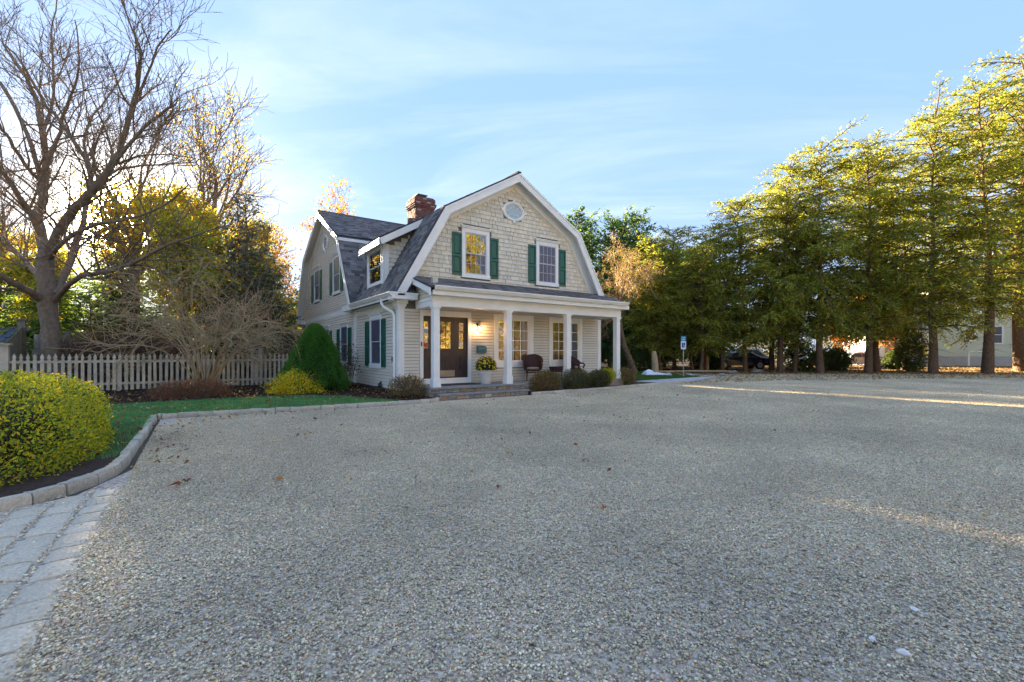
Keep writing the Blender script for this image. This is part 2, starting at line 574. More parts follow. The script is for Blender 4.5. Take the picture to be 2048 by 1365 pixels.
def conifer(seed, H, zb, Lmax, trunk_r, nb=95, cols=None, wts=None, prof=.75, droop=.35, lsz=.15, dens=1.0, lean=(0, 0), inner=.25, irregular=.35, up=.25, sub=.42, top=.07):
    rng = np.random.default_rng(seed)
    n = 10
    z = np.linspace(0, H, n)
    P = np.stack([np.cumsum(rng.normal(size=n)) * .05 + lean[0] * z / H, np.cumsum(rng.normal(size=n)) * .05 + lean[1] * z / H, z], 1)
    P[0, :2] = 0
    Rd = trunk_r * (1 - z / H) ** 1.25 + .012
    Rd[0] *= 1.12
    br = []
    subs_s, subs_d, subs_l = [], [], []
    az = 0
    gap = rng.uniform(0, 6.28, 6)
    for i in range(nb):
        t = ((i + rng.uniform(0, .9)) / nb) ** .92
        zz = zb + (H - zb) * t * .985
        k = min(int(zz / H * (n - 1)), n - 2)
        f = zz / H * (n - 1) - k
        p = P[k] * (1 - f) + P[k + 1] * f
        az += 2.4 + rng.uniform(-.6, .6)
        L = Lmax * ((1 - t) ** prof * (1 - top) + top) * rng.uniform(1 - irregular, 1.12) * (1 + .18 * math.sin(3 * az + gap[0]) * math.sin(5 * t + gap[1]))
        if t < .12:
            L *= .65 + 2.5 * t
        L = max(L, .25)
        m = 7
        s = np.linspace(0, 1, m)
        el = up * (1 - .3 * t) + .35 * t
        el += rng.normal() * .20
        zc = L * (el * s - droop * rng.uniform(.6, 1.5) * s ** 2)
        ax = az + rng.normal() * .15 * s
        pts = np.stack([p[0] + L * s * np.cos(ax), p[1] + L * s * np.sin(ax), p[2] + zc], 1)
        r0 = min(.05, .012 + .012 * L)
        br.append((pts, np.linspace(r0, .006, m)))
        ns = max(4, int(L / .13 * dens))
        ss = rng.uniform(inner * rng.uniform(.4, 1.4), 1, ns)
        ss = np.clip(ss, 0, .999)
        q = (ss * (m - 1)).astype(int)
        fr = ss * (m - 1) - q
        st = pts[q] * (1 - fr)[:, None] + pts[q + 1] * fr[:, None]
        T = unit(pts[q + 1] - pts[q])
        side = unit(np.cross(T, np.array([[0, 0, 1.]]))) * rng.choice([-1, 1], ns)[:, None]
        d = unit(T * .75 + side * rng.uniform(.3, 1.1, (ns, 1)) + np.array([[0, 0, 1]]) * rng.normal(-.12, .5, (ns, 1)))
        sl = np.minimum(sub * L * (1.08 - ss) * rng.uniform(.6, 1.2, ns) + .16, 1.0)
        subs_s.append(st); subs_d.append(d); subs_l.append(sl)
        subs_s.append(pts[-1:]); subs_d.append(unit(pts[-1:] - pts[-2:-1])); subs_l.append(np.array([.3]))
    S = np.concatenate(subs_s); D = np.concatenate(subs_d); Ls = np.concatenate(subs_l)
    # needles sprays along each sub branch
    cnt = np.maximum(2, (Ls / (lsz * .42)).astype(int))
    rep = np.repeat(np.arange(len(S)), cnt)
    u = np.concatenate([np.linspace(.08, 1, c) for c in cnt])
    l = Ls[rep] * u
    Cc = S[rep] + D[rep] * l[:, None]
    Cc[:, 2] -= .30 * l ** 2
    N = len(rep)
    side = unit(np.cross(D[rep], np.array([[0, 0, 1.]]))) * rng.choice([-1, 1], N)[:, None]
    dd = unit(D[rep] * .8 + side * rng.uniform(.2, 1.0, (N, 1)) + rng.normal(size=(N, 3)) * .22)
    wv = unit(np.cross(dd, randunit(rng, N) * 1.0 + np.array([[0, 0, 1.]])))
    sz = lsz * rng.uniform(.6, 1.25, N) * (1.15 - .4 * u)
    Cc = Cc + dd * (sz * .4)[:, None]
    Vl, Fl = leafquads(Cc, dd, wv, sz, sz * .5, -.12)
    col = palette(rng, N, cols, wts, .2) * (.72 + .5 * u ** 1.5)[:, None]  # tips lighter as new growth, also a sunlit look put into the colour
    V1, F1 = tubes([(P, Rd)], 9)
    V2, F2 = tubes(br, 4)
    dead = []
    for i in range(int(10 * zb)):
        zz = rng.uniform(.25 * zb, zb * 1.15)
        a = rng.uniform(0, 6.28)
        L = rng.uniform(.3, 1.1)
        s = np.linspace(0, 1, 4)
        dead.append((np.stack([L * s * np.cos(a), L * s * np.sin(a), zz - .25 * L * s ** 1.5], 1) + rng.normal(size=(4, 3)) * .02, np.linspace(.014, .005, 4)))
    V3, F3 = tubes(dead, 3)
    one = np.ones((1, 3))
    V, F, C = cat([(V1, F1, np.repeat(one, len(F1), 0)), (V2, F2, np.repeat(one, len(F2), 0)), (V3, F3, np.repeat(one, len(F3), 0))])
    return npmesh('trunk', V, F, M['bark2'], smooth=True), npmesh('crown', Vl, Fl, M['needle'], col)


def cloud(seed, n, rx, ry, rz, leaf, cols, wts, shell=.75, power=2.0, zmin=-1.0, lump=.12, taper=None, out_bias=.5, mat='leaf', ratio=.5, prof=None, fray=.035):
    """leaves filling a superellipsoid (centre at origin)"""
    rng = np.random.default_rng(seed)
    d = randunit(rng, n)
    nr = (np.abs(d) ** power).sum(1, keepdims=True) ** (1 / power)
    s = d / nr
    ph = rng.uniform(0, 6, 8)
    th = np.arctan2(s[:, 1], s[:, 0])
    lum = 1 + lump * (np.sin(3 * th + ph[0] + 4 * s[:, 2]) * .5 + np.sin(7 * th + ph[1] - 5 * s[:, 2]) * .35 + np.sin(13 * th + 9 * s[:, 2] + ph[2]) * .25)
    rr = (shell + (1 - shell) * rng.uniform(0, 1, n) ** .6) * lum * (1 + rng.exponential(fray, n))
    p = s * rr[:, None]
    if prof is not None:
        k = prof((p[:, 2] + 1) / 2)
        xy = unit(np.stack([d[:, 0], d[:, 1]], 1)) * (k * rr)[:, None]
        p[:, 0], p[:, 1] = xy[:, 0], xy[:, 1]
    keep = p[:, 2] > zmin
    p = p[keep]
    s = s[keep]
    n = len(p)
    C = p * np.array([[rx, ry, rz]])
    nrm = unit(s / np.array([[rx, ry, rz]]))
    D = unit(randunit(rng, n) + nrm * out_bias + np.array([[0, 0, .25]]))
    W = unit(np.cross(D, unit(randunit(rng, n) * .9 + nrm * .6)))
    sz = leaf * rng.uniform(.6, 1.35, n)
    V, F = leafquads(C, D, W, sz, sz * ratio, .18)
    return V, F, palette(rng, n, cols, wts)


def stems(seed, n, h, spread, r=.008, k=3, base=.15, pts=5, wig=.05, kids=3):
    rng = np.random.default_rng(seed)
    br = []
    for i in range(n):
        a = rng.uniform(0, 6.28)
        b = base * rng.uniform(0, 1) ** .5
        p = np.array([b * math.cos(a), b * math.sin(a), 0.])
        d = np.array([math.cos(a) * spread * rng.uniform(.1, 1), math.sin(a) * spread * rng.uniform(.1, 1), h * rng.uniform(.7, 1)])
        s = np.linspace(0, 1, pts)[:, None]
        P = p + d * s * np.array([[1, 1, 1]]) + np.cumsum(rng.normal(size=(pts, 3)) * wig * h / pts, 0)
        P[0] = p
        br.append((P, np.linspace(r, r * .4, pts)))
        for q in range(kids):
            t = rng.integers(1, pts - 1)
            dd = unit(rng.normal(size=3) + d / np.linalg.norm(d) * 1.2) * h * rng.uniform(.2, .45)
            br.append((P[t] + dd * s * .9, np.linspace(r * .5, r * .25, pts)))
    V, F = tubes(br, k)
    return V, F


def shrub(name, label, loc, parts, stemspec, group=None, mat='leaf', stemmat='bark2', cat_='shrub', rot=0.0):
    t = thing(name, label, cat_, loc, rot, group)
    V, F, C = parts if not isinstance(parts, list) else cat(parts)
    link('foliage', npmesh('foliage', V, F, M[mat], C), t)
    if stemspec:
        V, F = stems(**stemspec)
        link('stems', npmesh('stems', V, F, M[stemmat]), t)
    return t

# ================================================================== THE HOUSE
FRONT = 1.25       # front wall plane (v)
SIDE = -0.65       # left wall plane (u)
house = thing('shingled_house', 'tan clapboard and shingle house with gambrel roof, green shutters and white columned porch', 'house')
FR = ((0, FRONT, 0), 0.0)                # local x = u, y inward
SD = ((SIDE, 0, 0), R(-90))              # local x = -v, y inward (= +u)


def fbuild(mb, name, mat, frame, parent=house, **kw):
    return mb.build(name, M[mat], parent, loc=frame[0], rot=frame[1], **kw)


def offset_poly(pts, d):
    """shift an open roof profile inward (down) by d; ends stay at their own height"""
    ls = []
    for (x0, z0), (x1, z1) in zip(pts[:-1], pts[1:]):
        L = math.hypot(x1 - x0, z1 - z0)
        nx, nz = (z1 - z0) / L, -(x1 - x0) / L
        ls.append(((x0 + nx * d, z0 + nz * d), (x1 - x0, z1 - z0)))
    out = []
    (p, q) = ls[0]
    t = (pts[0][1] - p[1]) / q[1]
    out.append((p[0] + q[0] * t, pts[0][1]))
    for (p, q), (p2, q2) in zip(ls[:-1], ls[1:]):
        den = q[0] * q2[1] - q[1] * q2[0]
        t = ((p2[0] - p[0]) * q2[1] - (p2[1] - p[1]) * q2[0]) / den
        out.append((p[0] + q[0] * t, p[1] + q[1] * t))
    (p, q) = ls[-1]
    t = (pts[-1][1] - p[1]) / q[1]
    out.append((p[0] + q[0] * t, pts[-1][1]))
    return out


def band(mb, pts, d0, d1, y0, y1, axis='v', col=None):
    a, b = offset_poly(pts, d0), offset_poly(pts, d1)
    for i in range(len(a) - 1):
        quad = [a[i], a[i + 1], b[i + 1], b[i]]
        if axis == 'v':
            mb.ext([(x, y0, z) for x, z in quad], (0, y1 - y0, 0), col)
        else:
            mb.ext([(y0, x, z) for x, z in quad], (y1 - y0, 0, 0), col)


def span_at(pts, z):
    """x interval inside a profile at height z"""
    xs = []
    for (x0, z0), (x1, z1) in zip(pts[:-1], pts[1:]):
        if (z0 - z) * (z1 - z) <= 0 and z0 != z1:
            xs.append(x0 + (x1 - x0) * (z - z0) / (z1 - z0))
    return (min(xs), max(xs)) if len(xs) >= 2 else None


MAINP = [(-0.98, 3.17), (0.74, 6.22), (3.78, 8.0), (6.82, 6.22), (8.54, 3.17)]
WINGP = [(5.50, 3.22), (7.57, 6.42), (11.45, 8.45), (15.35, 6.62), (17.55, 3.18)]

# ---- backing walls
wall = MB()


def holed(mb, a0, a1, z0, z1, holes, fr, y0=0.0, y1=0.15):
    xs = sorted({a0, a1, *[h[0] for h in holes], *[h[1] for h in holes]})
    zs = sorted({z0, z1, *[h[2] for h in holes], *[h[3] for h in holes]})
    for i in range(len(xs) - 1):
        for j in range(len(zs) - 1):
            cx, cz = (xs[i] + xs[i + 1]) / 2, (zs[j] + zs[j + 1]) / 2
            if any(h[0] < cx < h[1] and h[2] < cz < h[3] for h in holes):
                continue
            if fr == 'F':
                mb.box(xs[i], xs[i + 1], FRONT + y0, FRONT + y1, zs[j], zs[j + 1])
            else:
                mb.box(SIDE + y0, SIDE + y1, -xs[i], -xs[i + 1], zs[j], zs[j + 1])


holed(wall, -.65, 8.3, .05, 3.2, [(.15, 1.82, .53, 2.60), (3.05, 4.55, 1.02, 2.64), (5.62, 7.11, 1.02, 2.64)], 'F', .004, .14)
wall.box(SIDE + .004, SIDE + .14, FRONT + .15, 17.1, .05, 3.3)
mi = offset_poly(MAINP, .13)
wall.ext([(x, FRONT + .004, z) for x, z in [(mi[0][0] + .02, 3.2)] + mi[1:4] + [(mi[4][0] - .02, 3.2)]], (0, .13, 0))
wi = offset_poly(WINGP, .13)
wall.ext([(SIDE + .004, x, z) for x, z in [(wi[0][0] + .02, 3.3)] + wi[1:4] + [(wi[4][0] - .02, 3.3)]], (.13, 0, 0))
wall.box(8.16, 8.3, FRONT + .15, 17.1, .05, 3.25)
wall.ext([(8.16, x, z) for x, z in [(wi[0][0] + .02, 3.25)] + wi[1:4] + [(wi[4][0] - .02, 3.25)]], (.14, 0, 0))
wall.box(-.5, 8.15, 16.95, 17.1, .05, 3.25)
# dormer body
wall.ext([(-.596, 2.834, 3.6), (-.596, 2.834, 5.42), (.8, 2.834, 6.18), (.8, 2.834, 5.6)], (0, 1.76, 0))
# porch gable triangle
wall.box(-.10, .0, -.04, 1.24, 3.0, 3.22)
wall.ext([(-.10, -.04, 3.22), (-.10, 1.24, 3.22), (-.10, 1.24, 3.74)], (.10, 0, 0))
wall_o = wall.build('wall', M['gap'], house)
fnd = MB()
fnd.box(-.63, 8.28, FRONT + .02, 17.08, -.3, .16)
fnd.build('foundation', M['concrete'], house)

# ---- clapboards
boards = []     # (frame, a0, a1, z, h, priority)
EXPO = .1065


def clap(fr, a0, a1, z0, z1, holes, prof=None, pr=0):
    n = int(round((z1 - z0) / EXPO))
    h = (z1 - z0) / n
    for i in range(n):
        z = z0 + i * h
        lo, hi = a0, a1
        if prof is not None:
            s = span_at(prof, z + h * .5)
            if s is None:
                continue
            if fr is SD:
                s = (-s[1], -s[0])
            lo, hi = max(lo, s[0]), min(hi, s[1])
        cuts = sorted([(x0, x1) for x0, x1, q0, q1 in holes if q0 < z + h * .6 and q1 > z + h * .4])
        x = lo
        for c0, c1 in cuts + [(hi, hi)]:
            c0 = min(c0, hi)
            if c0 - x > .04:
                boards.append((fr, x, c0, z, h, pr))
            x = max(x, c1)


FH = [(.02, 1.95, .3, 2.80), (2.88, 4.72, .80, 2.82), (5.45, 7.28, .80, 2.82)]
clap(FR, -.50, 8.16, .18, 2.80, FH, pr=0)
SW = [(-4.14, -2.85, .82, 2.80), (-8.38, -7.09, .82, 2.66), (-11.62, -10.33, .82, 2.66)]
clap(SD, -5.90, -1.42, .18, 2.88, SW[:1], pr=0)
clap(SD, -16.95, -6.22, .18, 3.08, SW[1:], pr=1)
UW = [(-13.95, -12.45, 4.0, 5.85), (-9.73, -8.32, 4.0, 5.85), (-11.95, -10.40, 6.30, 7.28)]
clap(SD, -17.2, -5.5, 3.26, 7.90, [UW[0], UW[1], (-11.70, -10.62, 6.50, 7.08)], prof=offset_poly(WINGP, .50), pr=2)
boards.sort(key=lambda b: b[5])


def claw(mb, a0, a1, h):  # slot left under each board bares the dark backing as a shadow line
    mb.add([(a0, -.020, h), (a1, -.020, h), (a1, -.036, .013), (a0, -.036, .013), (a0, .003, h), (a1, .003, h), (a1, .003, .013), (a0, .003, .013)],
           [(3, 2, 1, 0), (2, 3, 7, 6), (4, 5, 1, 0), (0, 4, 7, 3), (1, 2, 6, 5)])


cache = {}
rest = {id(FR): MB(), id(SD): MB()}
for n_, (fr, x0, x1, z, h, pr_) in enumerate(boards):
    if n_ < 300:
        key = (round(x1 - x0, 2), round(h, 4))
        if key not in cache:
            mb = MB()
            claw(mb, 0, x1 - x0, h)
            cache[key] = mb.mesh('clapboard', M['siding'])
        c, s_ = math.cos(fr[1]), math.sin(fr[1])
        link('clapboard', cache[key], wall_o, loc=(fr[0][0] + x0 * c, fr[0][1] + x0 * s_, z), rot=fr[1])
    else:
        mb = rest[id(fr)]
        b0 = len(mb.v)
        claw(mb, x0, x1, h)
        mb.v[b0:] = [(x, y, q + z) for x, y, q in mb.v[b0:]]
for fr in (FR, SD):
    if rest[id(fr)].v:
        fbuild(rest[id(fr)], 'far_clapboards', 'siding', fr, parent=wall_o, kind='stuff')
# porch gable clapboards (on the little left return of the porch roof)
mb = MB()
for i in range(7):
    z = 3.0 + i * .10
    y0 = -.02 if z < 3.15 else -.02 + (z - 3.15) * 2.4
    if y0 < 1.2:
        mb.box(-.125 + .0, -.10, y0, 1.2, z + .004, z + .096)
mb.build('gable_clapboards', M['siding'], wall_o, kind='stuff')

# ---- wall shingles on the front gable
rng = np.random.default_rng(5)
inner = offset_poly(MAINP, .43)
shs = []
rowh = .148
z = 3.80
k = 0
WF = [(1.56, 2.72, 3.98, 5.86), (4.80, 5.96, 3.98, 5.86)]
while z < 7.5:
    s0 = span_at(inner, z + .02)
    s1 = span_at(inner, min(z + rowh, 7.44))
    if s0:
        x = s0[0] - rng.uniform(0, .15)
        while x < s0[1]:
            wdt = rng.uniform(.13, .24)
            a, b = max(x, s0[0]), min(x + wdt, s0[1])
            mid = (a + b) / 2
            if b - a > .03 and not any(h0 < mid < h1 and q0 < z + .07 < q1 for h0, h1, q0, q1 in WF) and ((mid - 3.755) / .50) ** 2 + ((z + .07 - 6.64) / .36) ** 2 > 1:
                shs.append((a, b, z))
            x += wdt
    z += rowh
shs.sort(key=lambda s: s[0] + .0 * s[2])
smesh = {}
restS = MB()


def shin(mb, wd, h, ox=0, oz=0):
    mb.add([(ox, -.006, oz + h), (ox + wd, -.006, oz + h), (ox + wd, -.034, oz), (ox, -.034, oz), (ox, .003, oz + h), (ox + wd, .003, oz + h), (ox + wd, .003, oz), (ox, .003, oz)],
           [(3, 2, 1, 0), (2, 3, 7, 6), (0, 1, 5, 4), (0, 4, 7, 3), (1, 2, 6, 5)])


for n_, (a, b, z) in enumerate(shs):
    wd_ = max(.03, b - a - .007)
    if n_ < 300:
        key = round(wd_ * 40) / 40
        if key not in smesh:
            mb = MB()
            shin(mb, max(key, .03), rowh + .006)
            smesh[key] = mb.mesh('wall_shingle', M['shingle'])
            at_ = smesh[key].attributes.new('Col', 'FLOAT_COLOR', 'FACE')
            at_.data.foreach_set('color', np.ones(len(smesh[key].polygons) * 4, dtype=np.float32))
        link('wall_shingle', smesh[key], wall_o, loc=(a, FRONT, z + rng.uniform(-.003, .003)))
    else:
        c = rng.uniform(.88, 1.1)
        b0 = len(restS.c)
        shin(restS, wd_, rowh + .006, a, z)
        restS.c[b0:] = [(c, c, c)] * (len(restS.c) - b0)
restS.build('far_wall_shingles', M['shingle'], wall_o, color=True, kind='stuff', loc=(0, FRONT, 0))
# dormer cheek shingles (v = 2.83 facing the street)
ck = MB()
z = 3.82
while z < 5.9:
    lo = -.44
    if z + .07 > 5.10:
        lo = (z + .07 - 5.10) / .5855 - .44
    hi = -.98 + (z + .05 - 3.17) * 1.72 / 3.05 + .02
    x = lo - rng.uniform(0, .1)
    while x < hi:
        wdt = rng.uniform(.13, .22)
        a, b = max(x, lo), min(x + wdt, hi)
        if b - a > .02:
            c = rng.uniform(.88, 1.1)
            b0 = len(ck.c)
            shin(ck, b - a - .006, rowh + .006, a, z)
            ck.c[b0:] = [(c, c, c)] * (len(ck.c) - b0)
        x += wdt
    z += rowh
ck.build('dormer_wall_shingles', M['shingle'], wall_o, color=True, kind='stuff', loc=(0, 2.83, 0))

# ---- roofs
GREYS = [(.185, .172, .160), (.135, .125, .118), (.235, .218, .20), (.10, .093, .09), (.20, .178, .155)]


def rc():
    g = GREYS[rng.integers(0, 5)]
    q = rng.uniform(.85, 1.15)
    return (g[0] * q, g[1] * q, g[2] * q)


def tabs(mb, o, A, B, la, lb, clip=None, expo=.143, tw=.31, start=0.0):
    """courses of shingle tabs: o eave corner, A unit along the eave, B unit up the slope"""
    o, A, B = Vector(o), Vector(A).normalized(), Vector(B).normalized()
    N = A.cross(B)
    if N.z < 0:
        N = -N
    for i in range(int(lb / expo) + 1):
        s0, s1 = i * expo, min((i + 1) * expo + .01, lb)
        x = -rng.uniform(0, tw)
        while x < la:
            wdt = tw * rng.uniform(.45, 1.0)
            a, b = max(x, 0), min(x + wdt, la)
            if b - a > .03 and (clip is None or clip(o + A * ((a + b) / 2) + B * ((s0 + s1) / 2))):
                t0 = rng.uniform(.010, .019)
                p = [o + A * a + B * s0 + N * .004, o + A * b + B * s0 + N * .004, o + A * b + B * s0 + N * t0, o + A * a + B * s0 + N * t0,
                     o + A * b + B * s1 + N * .006, o + A * a + B * s1 + N * .006]
                c = rc()
                fs = [(3, 2, 4, 5), (0, 1, 2, 3), (0, 3, 5), (1, 4, 2)]
                nn = (p[2] - p[3]).cross(p[5] - p[3])
                if nn.dot(N) < 0:
                    fs = [tuple(reversed(f)) for f in fs]
                mb.add(p, fs, c)
            x += wdt


def slabs(mb, pts, d0, d1, y0, y1, axis, col=(.09, .09, .095)):
    band(mb, pts, d0, d1, y0, y1, axis, col)


roof = MB()
slabs(roof, MAINP, 0.0, .05, .87, 5.52, 'v')
slabs(roof, [(-.58, 3.879)] + MAINP[1:], 0.0, .05, 5.52, 11.3, 'v')
slabs(roof, WINGP, 0.0, .05, -1.0, 8.5, 'u')
main_sl = math.hypot(1.72, 3.05)
tabs(roof, (-.98, .87, 3.17), (0, 1, 0), (1.72, 0, 3.05), 7.6, main_sl, clip=lambda p: not (2.80 < p.y < 4.62 and p.z > 3.78) and (p.y < 5.4 or p.x > -.5))
tabs(roof, (.74, .87, 6.22), (0, 1, 0), (3.04, 0, 1.78), 10.4, math.hypot(3.04, 1.78), clip=lambda p: not (2.5 < p.y < 4.8))
wl = Vector((2.07, 3.20)).length
tabs(roof, (-1.0, 5.50, 3.22), (1, 0, 0), (0, 2.07, 3.20), 2.6, wl - .02)
tabs(roof, (-1.02, 7.50, 6.42), (1, 0, 0), (0, 3.93, 2.04), 5.5, 4.4)
# dormer roof slab
zr = lambda u: 8.03 - .5855 * (3.78 - u)
roof.ext([(-.86, 2.50, zr(-.86)), (3.0, 2.50, zr(3.0)), (3.0, 2.50, zr(3.0) - .05), (-.86, 2.50, zr(-.86) - .05)], (0, 2.28, 0), (.09, .09, .095))
tabs(roof, (-.88, 2.48, zr(-.88)), (0, 1, 0), (1, 0, .5855), 2.32, 4.4)
# wing upper-slope overhang at the break
roof.ext([(-1.0, 7.42, 6.335), (-1.0, 7.75, 6.50), (-1.0, 7.75, 6.42), (-1.0, 7.42, 6.27)], (8, 0, 0), (.09, .09, .095))
# porch roof: eave (z 3.36, v -.36) to wall (z 3.88, v 1.25)
PE, PW = (-.38, 3.355), (1.25, 3.885)
roof.ext([(-.34, PE[0], PE[1]), (-.34, PW[0], PW[1]), (-.34, PW[0], PW[1] - .05), (-.34, PE[0], PE[1] - .05)], (8.62, 0, 0), (.09, .09, .095))
tabs(roof, (-.36, PE[0] - .02, PE[1] - .004), (1, 0, 0), (0, PW[0] - PE[0], PW[1] - PE[1]), 8.66, 1.71)
# little pent roofs on the eave returns
roof.add([(-1.03, .84, 3.27), (-.20, .84, 3.27), (-.20, 1.25, 3.27), (-1.03, 1.25, 3.27), (-.42, 1.25, 3.60), (-.72, 1.25, 3.60)],
         [(0, 1, 4, 5), (1, 2, 4), (3, 0, 5)], (.09, .09, .1))
roof.add([(-1.03, 5.50, 3.27), (-1.03, 6.78, 3.27), (-.65, 6.78, 3.27), (-.65, 6.6, 3.36), (-.65, 5.7, 3.36)], [(1, 0, 4, 3), (2, 1, 3)], (.09, .09, .1))
# ridge caps
roof.box(3.70, 3.86, .86, 11.0, 7.975, 8.03, (.07, .07, .075))
roof.box(-1.01, 5.0, 11.37, 11.53, 8.42, 8.48, (.07, .07, .075))
# roof of the low rear block
roof.ext([(-.2, 17.1, 5.9), (-.2, 19.6, 5.5), (-.2, 19.6, 5.42), (-.2, 17.1, 5.82)], (4.5, 0, 0), (.09, .09, .1))
roof_o = roof.build('roof', M['roof'], house, color=True)

# ---- white trim
tr_ = MB()
band(tr_, MAINP, .052, .30, .845, .90, 'v')                  # rake fascia
band(tr_, MAINP, .052, .075, .90, 1.245, 'v')                # soffit boards
band(tr_, MAINP, .078, .43, 1.205, 1.252, 'v')               # frieze on the wall
band(tr_, MAINP, .044, .10, .82, .845, 'v')                  # drip mould
tr_.build('rake_trim', M['white'], house)
wt = MB()
band(wt, WINGP, .052, .28, -1.025, -.97, 'u')
band(wt, WINGP, .052, .075, -.97, -.655, 'u')
band(wt, WINGP, .078, .50, -.69, -.645, 'u')
wt.box(-1.0, 3.5, 7.40, 7.44, 6.06, 6.30)                      # band under the break
wt.box(-.685, -.652, 5.95, 17.15, 3.07, 3.26)                  # belt course
wt.box(-1.03, -.66, 5.50, 6.75, 3.06, 3.268)                   # eave return
wt.box(-1.03, -.66, 16.3, 17.55, 3.02, 3.2)
wt.build('wing_trim', M['white'], house)
t2 = MB()
t2.box(-1.03, -.20, .845, 1.25, 3.06, 3.268)                   # eave return, front
t2.box(-1.05, -.18, .825, 1.25, 3.225, 3.262)
t2.box(-1.0, -.652, 1.26, 5.46, 3.02, 3.06)                    # side soffit
t2.box(-.685, -.652, 1.43, 5.90, 2.87, 3.02)                   # side frieze
t2.box(-1.0, -.965, .90, 5.50, 3.02, 3.15)                     # fascia behind the gutter
t2.build('eave_trim', M['white'], house)
# corner boards with capital
cb = MB()
cb.box(-.69, -.50, 1.21, 1.245, .17, 2.87)
cb.box(-.69, -.655, 1.245, 1.42, .17, 2.87)
for i, (e, z0, z1) in enumerate(((.02, 2.80, 2.87), (.05, 2.87, 2.95), (.09, 2.95, 3.06))):
    cb.box(-.69 - e, -.50 + e, 1.21 - e, 1.25, z0, z1)
    cb.box(-.69 - e, -.655, 1.25, 1.42 + e, z0, z1)
cb.build('corner_board', M['white'], house)
cb = MB()
cb.box(-.69, -.655, 5.90, 6.22, .17, 3.06)
cb.build('corner_board', M['white'], house)
cb = MB()
cb.box(8.16, 8.34, 1.21, 1.245, .17, 2.79)
cb.box(8.305, 8.34, 1.245, 1.42, .17, 2.79)
cb.build('corner_board', M['white'], house)
cb = MB()
cb.box(-.69, -.655, 16.95, 17.12, .17, 3.06)
cb.build('corner_board', M['white'], house)

# dormer trim
dm = MB()
fas = lambda u: zr(u) - .052
dm.ext([(-.86, 2.47, fas(-.86)), (.95, 2.47, fas(.95)), (.95, 2.47, fas(.95) - .24), (-.80, 2.47, fas(-.80) - .24)], (0, .045, 0))
dm.ext([(-.60, 2.80, fas(-.60) - .02), (.60, 2.80, fas(.6) - .02), (.42, 2.80, fas(.42) - .22), (-.60, 2.80, fas(-.6) - .22)], (0, .03, 0))
dm.ext([(-.86, 2.515, fas(-.86) - .0), (.6, 2.515, fas(.6)), (.6, 2.515, fas(.6) - .02), (-.86, 2.515, fas(-.86) - .02)], (0, 2.2, 0))
dm.box(-.90, -.86, 2.47, 4.79, fas(-.86) - .22, fas(-.86) + .005)
dm.box(-.61, -.44, 2.80, 2.829, 3.76, 5.17)
dm.box(-.64, -.602, 2.80, 2.98, 3.72, 5.20)
dm.box(-.64, -.602, 4.44, 4.62, 3.72, 5.20)
dm.box(-.64, -.602, 2.98, 4.44, 5.06, 5.20)
dm.build('dormer_trim', M['white'], house)

# gutters
gt = MB()
prof_g = [(-.0, 0.0), (-.13, .0), (-.13, -.03), (-.105, -.06), (-.06, -.125), (0, -.125)]
gt.ext([(-.985 + x, .88, 3.27 + z) for x, z in prof_g], (0, 4.60, 0))
gt.build('gutter', M['white'], house)
gt = MB()
gt.ext([(-.20, -.40 + x * 1.0, 3.37 + z) for x, z in prof_g], (8.36, 0, 0))
gt.build('gutter', M['white'], house)
dsp = MB()
dsp.tube([(-1.02, 1.85, 3.14), (-1.02, 1.85, 3.0), (-.98, 1.75, 2.86), (-.78, 1.52, 2.70), (-.735, 1.47, 2.58), (-.735, 1.47, .35)], .048, 8)
dsp.build('downspout', M['white'], house, smooth=True)

# ---- porch
pf = MB()
pf.box(-.24, 8.30, -.38, -.345, 3.11, 3.245)          # fascia under gutter
pf.box(-.24, 8.28, -.345, -.09, 3.105, 3.13)          # soffit
pf.build('porch_fascia', M['white'], house)
bm_ = MB()
bm_.box(-.13, 8.10, -.12, .10, 2.80, 3.104)
bm_.box(-.128, .10, .10, 1.20, 2.80, 3.05)
bm_.box(7.90, 8.098, .10, 1.20, 2.80, 3.05)
bm_.box(-.145, -.128, -.13, 1.2, 2.97, 3.05)
bm_.build('porch_beam', M['white'], house)
rb = MB()
rb.ext([(-.36, -.40, 3.29), (-.36, 1.24, 3.825), (-.36, 1.24, 3.66), (-.36, -.22, 3.18), (-.36, -.40, 3.06)], (.035, 0, 0))
rb.ext([(-.325, -.30, 3.19), (-.325, 1.24, 3.69), (-.325, 1.24, 3.66), (-.325, -.30, 3.16)], (.2, 0, 0))
rb.build('porch_rake_board', M['white'], house)
ce = MB()
ce.box(-.0, 7.95, .10, 1.22, 2.86, 2.88)
ce.build('porch_ceiling', M['tan'], house)
fz = MB()
for a0, a1, z0, z1 in ((-.0, 8.16, 2.79, 2.86), ):
    fz.box(a0, a1, -.03, -.001, z0, z1)
fbuild(fz, 'porch_frieze', 'tan', FR)
COLX = [0.0, 2.655, 5.31, 7.965]
cm_ = MB()
w2 = .095
cm_.box(-w2, w2, -w2, w2, .27, 2.42)
for z0, z1, e in ((0, .25, .03), (.25, .272, .016), (2.20, 2.225, .016), (2.37, 2.40, .014), (2.40, 2.452, .036)):
    cm_.box(-w2 - e, w2 + e, -w2 - e, w2 + e, z0, z1)
for sx in (-1, 1):
    cm_.box(sx * (w2 - .02) - .0, sx * (w2 + .004), -w2 - .004, w2 + .004, .28, 2.19)
colm = cm_.mesh('column', M['white'])
for x in COLX:
    link('column', colm, house, loc=(x, -.02, .348))

# windows -----------------------------------------------------------


